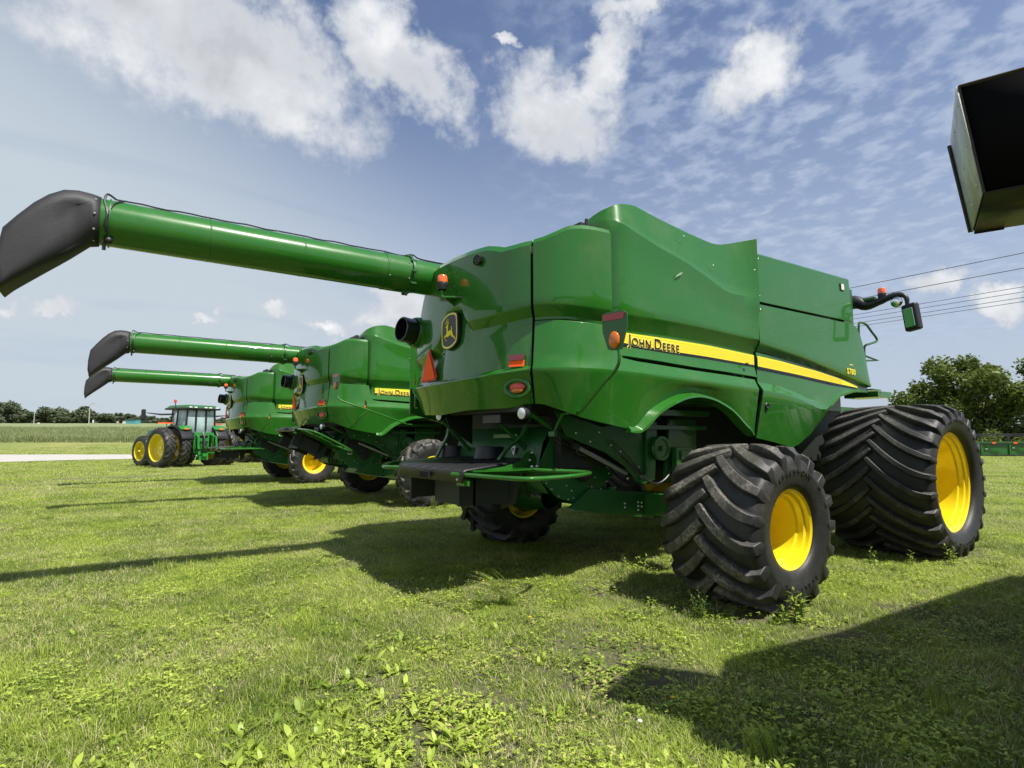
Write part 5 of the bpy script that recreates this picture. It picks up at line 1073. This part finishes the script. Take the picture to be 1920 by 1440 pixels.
# ------------------------------------------------------------------ trees
def tree(name, label, x, y, H, rx, base, nleaf, ls, m, seed, group, cluster=26, trunk_r=.25, flat=1.0, mesh_src=None, z=None):
    z = height(x, y) - .05 if z is None else z
    t = empty(name, (x, y, z))
    if mesh_src:
        for c in children(mesh_src): d = c.copy(); COL.objects.link(d); d.parent = t
        return tag(t, label, 'tree', group)
    q = random.Random(seed); mb = MB(); L = LM(); cz = base + (H - base) * .5; rz = (H - base) / 2
    lobes = []
    for i in range(cluster):
        while True:
            p = Vector((q.uniform(-1, 1), q.uniform(-1, 1), q.uniform(-1, 1)))
            if .35 < p.length < .92: break
        lobes.append((Vector((p.x * rx, p.y * rx, cz + p.z * rz)), q.uniform(.16, .34) * rx * flat))
    mb.tube([(0, 0, 0), (.1, .05, base * .6), (0, .1, base + rz * .5), (.1, 0, cz + rz * .4)], [trunk_r, trunk_r * .8, trunk_r * .5, trunk_r * .15], 9)
    for c, r_ in lobes:
        s_ = Vector((0, 0, base * .5 + q.uniform(0, .3) * (cz - base * .5))); md_ = s_.lerp(c, .5) + Vector((q.uniform(-.3, .3), q.uniform(-.3, .3), -.1 * rz)); mb.tube([s_, md_, c], [trunk_r * .35, trunk_r * .2, trunk_r * .06], 6)
    for i in range(nleaf):
        c, r_ = lobes[q.randrange(len(lobes))]; v = Vector((q.gauss(0, 1), q.gauss(0, 1), q.gauss(0, .75))).normalized() * (q.random() ** .45) * r_ * q.uniform(.7, 1.15)
        p = c + v; u = Vector((q.gauss(0, 1), q.gauss(0, 1), q.gauss(0, .6))).normalized(); w = u.orthogonal(); w.rotate(Matrix.Rotation(q.uniform(0, 6.28), 3, u)); sz = ls * q.uniform(.5, 1.3)
        L.quad(p, u * sz * .5, w.normalized() * sz * .32, min(1, max(0, .35 + q.uniform(-.35, .35) + .3 * v.z / max(r_, .1))))  # paler towards each clump's top: light from above put into the tint
    mb.build('trunk', BARK, t); o = bpy.data.objects.new('crown', L.mesh('crown', m)); COL.objects.link(o); o.parent = t
    return tag(t, label, 'tree', group)
GR = 'trees beyond the header on the right'
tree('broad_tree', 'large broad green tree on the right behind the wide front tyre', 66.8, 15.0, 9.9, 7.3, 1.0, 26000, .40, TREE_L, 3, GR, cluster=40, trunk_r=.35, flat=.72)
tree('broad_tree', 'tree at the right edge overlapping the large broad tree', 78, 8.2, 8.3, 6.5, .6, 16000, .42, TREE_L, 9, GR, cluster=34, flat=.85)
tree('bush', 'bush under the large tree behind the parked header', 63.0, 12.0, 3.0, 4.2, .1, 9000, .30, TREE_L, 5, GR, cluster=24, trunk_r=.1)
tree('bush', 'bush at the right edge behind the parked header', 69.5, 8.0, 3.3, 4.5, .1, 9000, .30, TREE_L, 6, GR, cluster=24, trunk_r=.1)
src = []
TOPS = [(-10, 752), (12, 753), (28, 762), (46, 765), (62, 772), (78, 768), (92, 765), (106, 764), (122, 770), (136, 772), (150, 762), (164, 770), (178, 774), (192, 776), (206, 775), (220, 772), (234, 776), (248, 776), (262, 779), (276, 781), (290, 780), (306, 782), (322, 781), (340, 782), (360, 780), (380, 783), (400, 782), (420, 781), (440, 783), (470, 782), (500, 784)]
ORD = 'first second third fourth fifth sixth seventh eighth ninth tenth eleventh twelfth thirteenth fourteenth fifteenth sixteenth seventeenth eighteenth nineteenth twentieth twenty-first twenty-second twenty-third twenty-fourth twenty-fifth twenty-sixth twenty-seventh twenty-eighth twenty-ninth thirtieth thirty-first'.split()
WORD = ['far left', 'pointed', 'rounded', 'low', 'wide', 'slender', 'bushy']
for i, (px, py) in enumerate(TOPS):
    Zt = 212 + 14 * rnd.random(); X = (px - 960) / 1079 * Zt; x, y = cam_xy(X, Zt); zt = 1.497 + (821 - py) / 1079 * Zt; gz = height(x, y) - .2; H = zt - gz
    if i < 6: src.append(tree('field_edge_tree', '', x, y, H, H * .62, .4, 3800, .85, TREE_F, 40 + i, None, cluster=22, trunk_r=.25, z=gz)); o = src[-1]; o['H'] = H
    else:
        s = src[i % 6]; o = tree('field_edge_tree', '', x, y, H, 0, 0, 0, 0, None, 0, None, mesh_src=s, z=gz); k = H / s['H']; o.scale = (max(k, .9) * rnd.uniform(.9, 1.15),) * 2 + (k,); o.rotation_euler = (0, 0, rnd.uniform(0, 6.28))
    where = ('at the left picture edge' if i < 2 else 'left of the thin bare pole' if px < 62 else 'between the thin pole and the tall pole' if px < 160 else 'between the tall pole and the teal shed' if px < 245 else 'behind the tractor and combines')
    tag(o, f'{ORD[i]} tree from the left in the far tree line', 'tree', 'trees along the far field edge')
# ------------------------------------------------------------------ far small things
def pole(x, y, h, r_, label, arm=0, z=None):
    z = height(x, y) if z is None else z; t = empty('utility_pole', (x, y, z)); mb = MB(); mb.tube([(0, 0, -.2), (0, 0, h)], [r_, r_ * .7], 10); mb.build('pole', mat('weathered_pole', (.42, .40, .37), .8, var=.2), t)
    if arm:
        mb = MB(); mb.tube([(0, 0, h - .2), (RT.x * arm * .5, RT.y * arm * .5, h + .15), (RT.x * arm, RT.y * arm, h + .1)], .06, 6); mb.build('lamp_bracket', STEEL, t)
    return tag(t, label, 'pole')
x, y = cam_xy((65 - 960) / 1079 * 170, 170); pole(x, y, 4.6, .10, 'thin bare pole in front of the field edge trees')
x, y = cam_xy((168 - 960) / 1079 * 170, 170); pole(x, y, 6.6, .14, 'tall pale pole with a short arm left of the tractor', 1.4)
def far_box(name, px, py, w, h, d, m, label, cat, Zt=180, legs=False, roof=None):
    x, y = cam_xy((px - 960) / 1079 * Zt, Zt); z = 1.497 - (py - 821) / 1079 * Zt; z0 = height(x, y); t = empty(name, (x, y, z0)); rm = Matrix.Rotation(YAW - R(90), 3, 'Z'); mb = MB(); mb.box((0, 0, z - z0 + h / 2), (w, d, h), rot=rm)
    mb.build('panel' if legs else 'wall', m, t)
    if legs or z - z0 > .1:
        mb = MB(); [mb.tube([tuple(RT * s * w * .35), tuple(RT * s * w * .35 + Vector((0, 0, z - z0 + .1)))], .05, 6) for s in (-1, 1)]; mb.build('post', STEEL, t)
    if roof: mb = MB(); mb.box((0, 0, z - z0 + h + .06), (w * 1.06, d * 1.1, .12), rot=rm); mb.build('roof', roof, t)
    return tag(t, label, cat)
far_box('shed', 251, 797, 3.0, 1.55, 2.5, mat('teal_cladding', (.08, .30, .33), .6), 'teal box-shaped shed at the far edge of the field', 'shed', roof=mat('teal_roof', (.10, .22, .26), .6))
far_box('sign', 234, 795, .9, .8, .1, WHITE, 'white square sign left of the teal shed', 'sign', legs=True)
far_box('sign', 222, 793, .7, .5, .1, mat('pinkish_white', (.6, .5, .5), .6), 'small pinkish sign left of the white square sign', 'sign', legs=True)
far_box('sign', 176, 793, .45, 1.0, .1, WHITE, 'narrow white sign right of the tall pole', 'sign', legs=True)
far_box('sign', 74, 795, .6, .5, .1, WHITE, 'small white sign beside the thin bare pole', 'sign', legs=True)
# power line
PX = 25
for y_ in (-48, 52):
    t = empty('utility_pole', (PX, y_, height(PX, y_))); mb = MB(); mb.tube([(0, 0, -.3), (0, 0, 9.4)], [.17, .12], 12); mb.build('pole', MATS['weathered_pole'], t); mb = MB()
    for z in (8.9, 8.25, 7.5): mb.box((0, 0, z), (.9, .1, .1))
    mb.build('crossarm', BARK, t); tag(t, 'wooden power pole carrying the wires, ' + ('beyond the combines' if y_ > 0 else 'outside the frame on the right'), 'pole')
for i, (z, w) in enumerate(zip((8.96, 8.34, 7.58, 7.375, 7.15, 6.98), ('uppermost', 'second', 'third', 'fourth', 'fifth', 'lowest'))):
    x = PX + (-.38, .38, 0, -.02, .02, 0)[i] * 0; pts = [(x, -48 + k * 5, z + .25 * ((k / 20 - .5) ** 2 - .0) * 1.2 - .0) for k in range(21)]
    mb = MB(); mb.tube(pts, .016 if i < 2 else .012, 5); o = mb.build('power_wire', mat('wire_dark', (.09, .09, .11), .6), None); tag(o, f'{w} of the six overhead wires at the right', 'wire', 'overhead wires')
# ------------------------------------------------------------------ header parked on the right
def header():
    d = Vector((.822, -.569, 0)); o0 = CAM + RT * ((1812 - 960) / 1079 * 47) + FW * 47; t = empty('harvest_header', (o0.x, o0.y, 0), math.atan2(d.y, d.x)); Lh = 11
    mb = MB(); mb.box((Lh / 2, 0, .62), (Lh, .12, .95)); mb.build('back_sheet', GREEN_DK, t, bevel=.01)
    mb = MB(); mb.box((Lh / 2, -.05, 1.14), (Lh, .22, .12)); mb.build('top_beam', GREEN_DK, t, bevel=.01)
    mb = MB(); mb.box((Lh / 2, -.03, 1.01), (Lh, .24, .10)); mb.box((Lh / 2, .5, .1), (Lh, 1.2, .12)); mb.build('dark_rail', BLACK, t)
    for k in range(7): mb = MB(); mb.box((.15 + k * 1.75, -.17, 1.14), (.30, .01, .06)); mb.box((.15 + k * 1.75, -.17, 1.06), (.30, .01, .05)); mb.build('red_reflector', ORANGE_SMV if k % 3 else RED, t)
    mb = MB()
    for k in range(5): mb.box((.9 + k * 2.3, -.1, .6), (.10, .10, .85)); mb.tube([(1.3 + k * 2.3, -.12, .85), (1.8 + k * 2.3, -.14, .55), (2.4 + k * 2.3, -.12, .45)], .035, 6)
    mb.build('frame_struts', GREEN, t)
    mb = MB()
    for k in range(5): mb.box((1.3 + k * 2.2, -.11, .62 + .1 * (k % 2)), (.22, .05, .12))
    mb.build('brackets', STEEL, t)
    mb = MB(); mb.tube([(0, .7, 1.82), (Lh, .7, 1.82)], .035, 6); mb.tube([(0, .4, 1.66), (Lh, .4, 1.66)], .03, 6)
    for k in range(70): mb.tube([(.1 + k * .155, .7, 1.82), (.16 + k * .155, .6, 1.60)], .008, 4)
    mb.build('reel', BLACK, t, weld=False)
    mb = MB()
    for k in range(5): mb.prism([(0, 0), (.14, 0), (.24, .62), (-.1, .62)], (1.1 + k * 2.3, .3, 1.2), (1, 0, 0), (0, 0, 1), .06)
    mb.build('reel_arms', BLACK, t); tag(t, 'long green harvesting header with black reel lying on the grass at the right edge', 'header')
header()
# ------------------------------------------------------------------ the tractor
GR_LT = paint('tractor_green', (.020, .20, .030))
def make_tractor():
    t = empty('tractor')
    for y in (-1, 1):
        for yy_, o_ in ((.98, -1), (1.76, 1)):
            wheel(t, (0, yy_ * y, 1.0), out=y, Rr=1.04, Wd=.50, rim=.68, nl=22, style='tr', dish=.24, m=RUBBER, sweep=.30, lugh=.05, n=40)
        for yy_, dd in ((.80, .1), (1.38, .12)):
            wheel(t, (2.80, (yy_ - .22) * y, .80), out=y, Rr=.83, Wd=.44, rim=.50, nl=20, style='boss', dish=.17, m=RUBBER, sweep=.28, lugh=.04, n=40)
    mb = MB(); mb.tube([(0, -1.5, 1.0), (0, 1.5, 1.0)], .10, 12); mb.box((.3, 0, 1.0), (1.6, .7, .7)); mb.box((2.2, 0, .95), (2.6, .5, .5)); mb.box((2.95, 0, .8), (.3, 2.6, .2)); mb.build('axle', GREEN_DK, t, bevel=.02)
    mb = MB(); mb.prism([(1.1, 1.2), (3.9, 1.15), (4.1, 1.5), (3.9, 1.95), (1.1, 2.25)], (0, .42, 0), (1, 0, 0), (0, 0, 1), .84); mb.build('hood', GR_LT, t, bevel=.05)
    # cab
    P = [(-.45, -.80), (.25, -.92), (1.15, -.70), (1.15, .70), (.25, .92), (-.45, .80)]
    mb = MB()
    for x, y in P: mb.tube([(x, y, 1.55), (x * .95 - .03, y * .93, 3.05)], .045, 8)
    mb.tube([(-.45, -.28, 1.9), (-.46, -.27, 3.05)], .05, 8); mb.tube([(-.45, .28, 1.9), (-.46, .27, 3.05)], .05, 8)
    for z, k in ((1.58, 1.0), (3.02, .93)): mb.tube([(x * k, y * k, z) for x, y in P + P[:1]], .05, 8)
    mb.box((.35, 0, 1.72), (1.5, 1.5, .35)); mb.build('cab_frame', BLACK, t)
    g = mat('cab_window', (.62, .80, .82), .05, coat=1, alpha=.42)
    for i in range(6):
        a, b = P[i], P[(i + 1) % 6]; mb = MB(); mb.add([(a[0], a[1], 1.62), (b[0], b[1], 1.62), (b[0] * .94, b[1] * .94, 3.0), (a[0] * .94, a[1] * .94, 3.0)], [(0, 1, 2, 3)]); mb.build('window', g, t, solid=.01)
    mb = MB(); mb.box((.35, 0, 3.14), (1.95, 1.95, .20), taper=.82); mb.build('cab_roof', GREEN_DK, t, bevel=.06)
    mb = MB(); mb.box((.33, 0, 3.045), (2.02, 1.92, .10)); mb.build('roof_visor', BLACK, t, bevel=.04)
    for y in (-.72, -.35, -.10, .45, .72): mb = MB(); mb.ell((-.69, y, 3.10), (.03, .10, .035)); mb.build('roof_lamp', GLASSY, t)
    mb = MB(); mb.box((.25, 0, 2.05), (.5, .55, .7)); mb.box((.05, 0, 2.45), (.12, .5, .5)); mb.tube([(.9, 0, 1.8), (.75, 0, 2.3)], .04, 8); mb.box((.3, .35, 2.2), (.4, .10, .12)); mb.build('seat', BLACK, t, bevel=.04)
    # fenders over the inner wheels
    for s in (-1, 1):
        mb = MB(); pr = [(.85 * math.cos(R(a)) * 1.28, 1.02 + 1.13 * math.sin(R(a))) for a in range(15, 160, 12)]; k = len(pr)
        vs = [(x, s * y, z + dz) for (y, dz) in ((.62, 0), (.70, .03), (1.26, .03), (1.30, -.06)) for x, z in pr]; mb.add(vs, [(j * k + i, j * k + i + 1, (j + 1) * k + i + 1, (j + 1) * k + i) for j in range(3) for i in range(k - 1)])
        mb.build('fender', BLACK, t, solid=.03)
        mb = MB(); mb.box((-.62, s * .92, 2.02), (.35, .62, .10), rot=Matrix.Rotation(R(-32), 3, 'Y')); mb.build('fender_cap', GR_LT, t, bevel=.04)
        mb = MB(); mb.ell((-.80, s * .95, 1.96), (.05, .14, .06)); mb.build('tail_lamp', AMBER, t)
        mb = MB(); mb.tube([(.6, s * .85, 2.75), (.65, s * 1.5, 2.72), (.65, s * 2.2, 2.78)], [.05, .045, .02], 8); mb.build('mirror_arm', BLACK, t)
        mb = MB(); mb.box((.65, s * 2.35, 2.70), (.10, .22, .52)); mb.build('mirror', BLACK, t, bevel=.05)
        mb = MB(); mb.box((.45, s * 1.35, 2.28), (.06, .75, .06)); mb.build('warning_bar', ORANGE_SMV if s > 0 else RED, t)
        mb = MB(); mb.tube([(.6, s * 1.05, 1.3), (.6, s * 1.15, 1.9), (.75, s * 1.15, 2.4), (.9, s * .95, 2.4)], .02, 6); mb.build('handrail', BLACK, t)
    mb = MB(); mb.tube([(.3, .92, 3.0), (.3, .98, 3.35)], .02, 6); mb.build('beacon_stalk', BLACK, t); mb = MB(); mb.lathe([(0, .07), (.14, .07), (.17, .03), (.17, .001)], c=(.3, .98, 3.35), axis=(0, 0, 1), n=14); mb.build('beacon', mat('beacon_red', (.6, .05, .03), .2, coat=1), t)
    # three-point hitch
    mb = MB()
    for s in (-1, 1):
        mb.box((-.75, s * .48, 1.35), (.12, .14, .85)); mb.tube([(-.55, s * .35, 1.75), (-1.1, s * .48, 1.55), (-1.15, s * .5, .95)], .06, 8); mb.tube([(-.4, s * .3, .7), (-1.2, s * .52, .70)], .06, 8); mb.box((-1.22, s * .52, .72), (.2, .12, .2))
        mb.tube([(-.7, s * .30, 1.7), (-.75, s * .25, 1.0)], .05, 8)
    mb.box((-.65, 0, 1.72), (.16, 1.0, .14)); mb.box((-.6, 0, 1.2), (.3, .5, .6)); mb.box((-.75, 0, .62), (.5, .3, .16)); mb.box((-.7, 0, .45), (.3, .5, .2)); mb.build('hitch', GR_LT, t, bevel=.01, weld=False)
    mb = MB(); mb.tube([(-.7, 0, 1.75), (-.85, 0, 1.5), (-.9, .05, 1.0)], .06, 8)
    for k in range(4): mb.ell((-.80, -.18 + .12 * k, 1.30), (.06, .04, .05), 8, 6); mb.tube([(-.8, -.18 + .12 * k, 1.3), (-.95, -.1 + .06 * k, 1.0), (-.85, .0, .7)], .018, 6)
    mb.build('hydraulic_couplers', BLACK, t, weld=False)
    mb = MB(); mb.box((.1, 0, 1.50), (1.2, 1.3, .25)); mb.build('rear_sill', BLACK, t, bevel=.03)
    return t
tr1 = make_tractor(); TH = R(114.9); hd = Vector((math.cos(TH), math.sin(TH), 0)); lf = Vector((-hd.y, hd.x, 0))
pos = Vector((-3.09, 28.38, 0)) - lf * 2.0; tr1.location = (pos.x, pos.y, 0); tr1.rotation_euler = (0, 0, TH)
tag(tr1, 'green tractor with dual yellow-rimmed wheels and glass cab, seen from behind', 'tractor', 'tractors')
tr2 = copy_tree(tr1); p2 = pos + Vector((4.6, 3.9, 0)); tr2.location = (p2.x, p2.y, 0)
tag(tr2, 'second tractor mostly hidden behind the farthest combine, only wheels and a lamp showing', 'tractor', 'tractors')
# finally drop the bookkeeping keys
for o in bpy.data.objects:
    for k in ('src_key', 'H'):
        if k in o: del o[k]
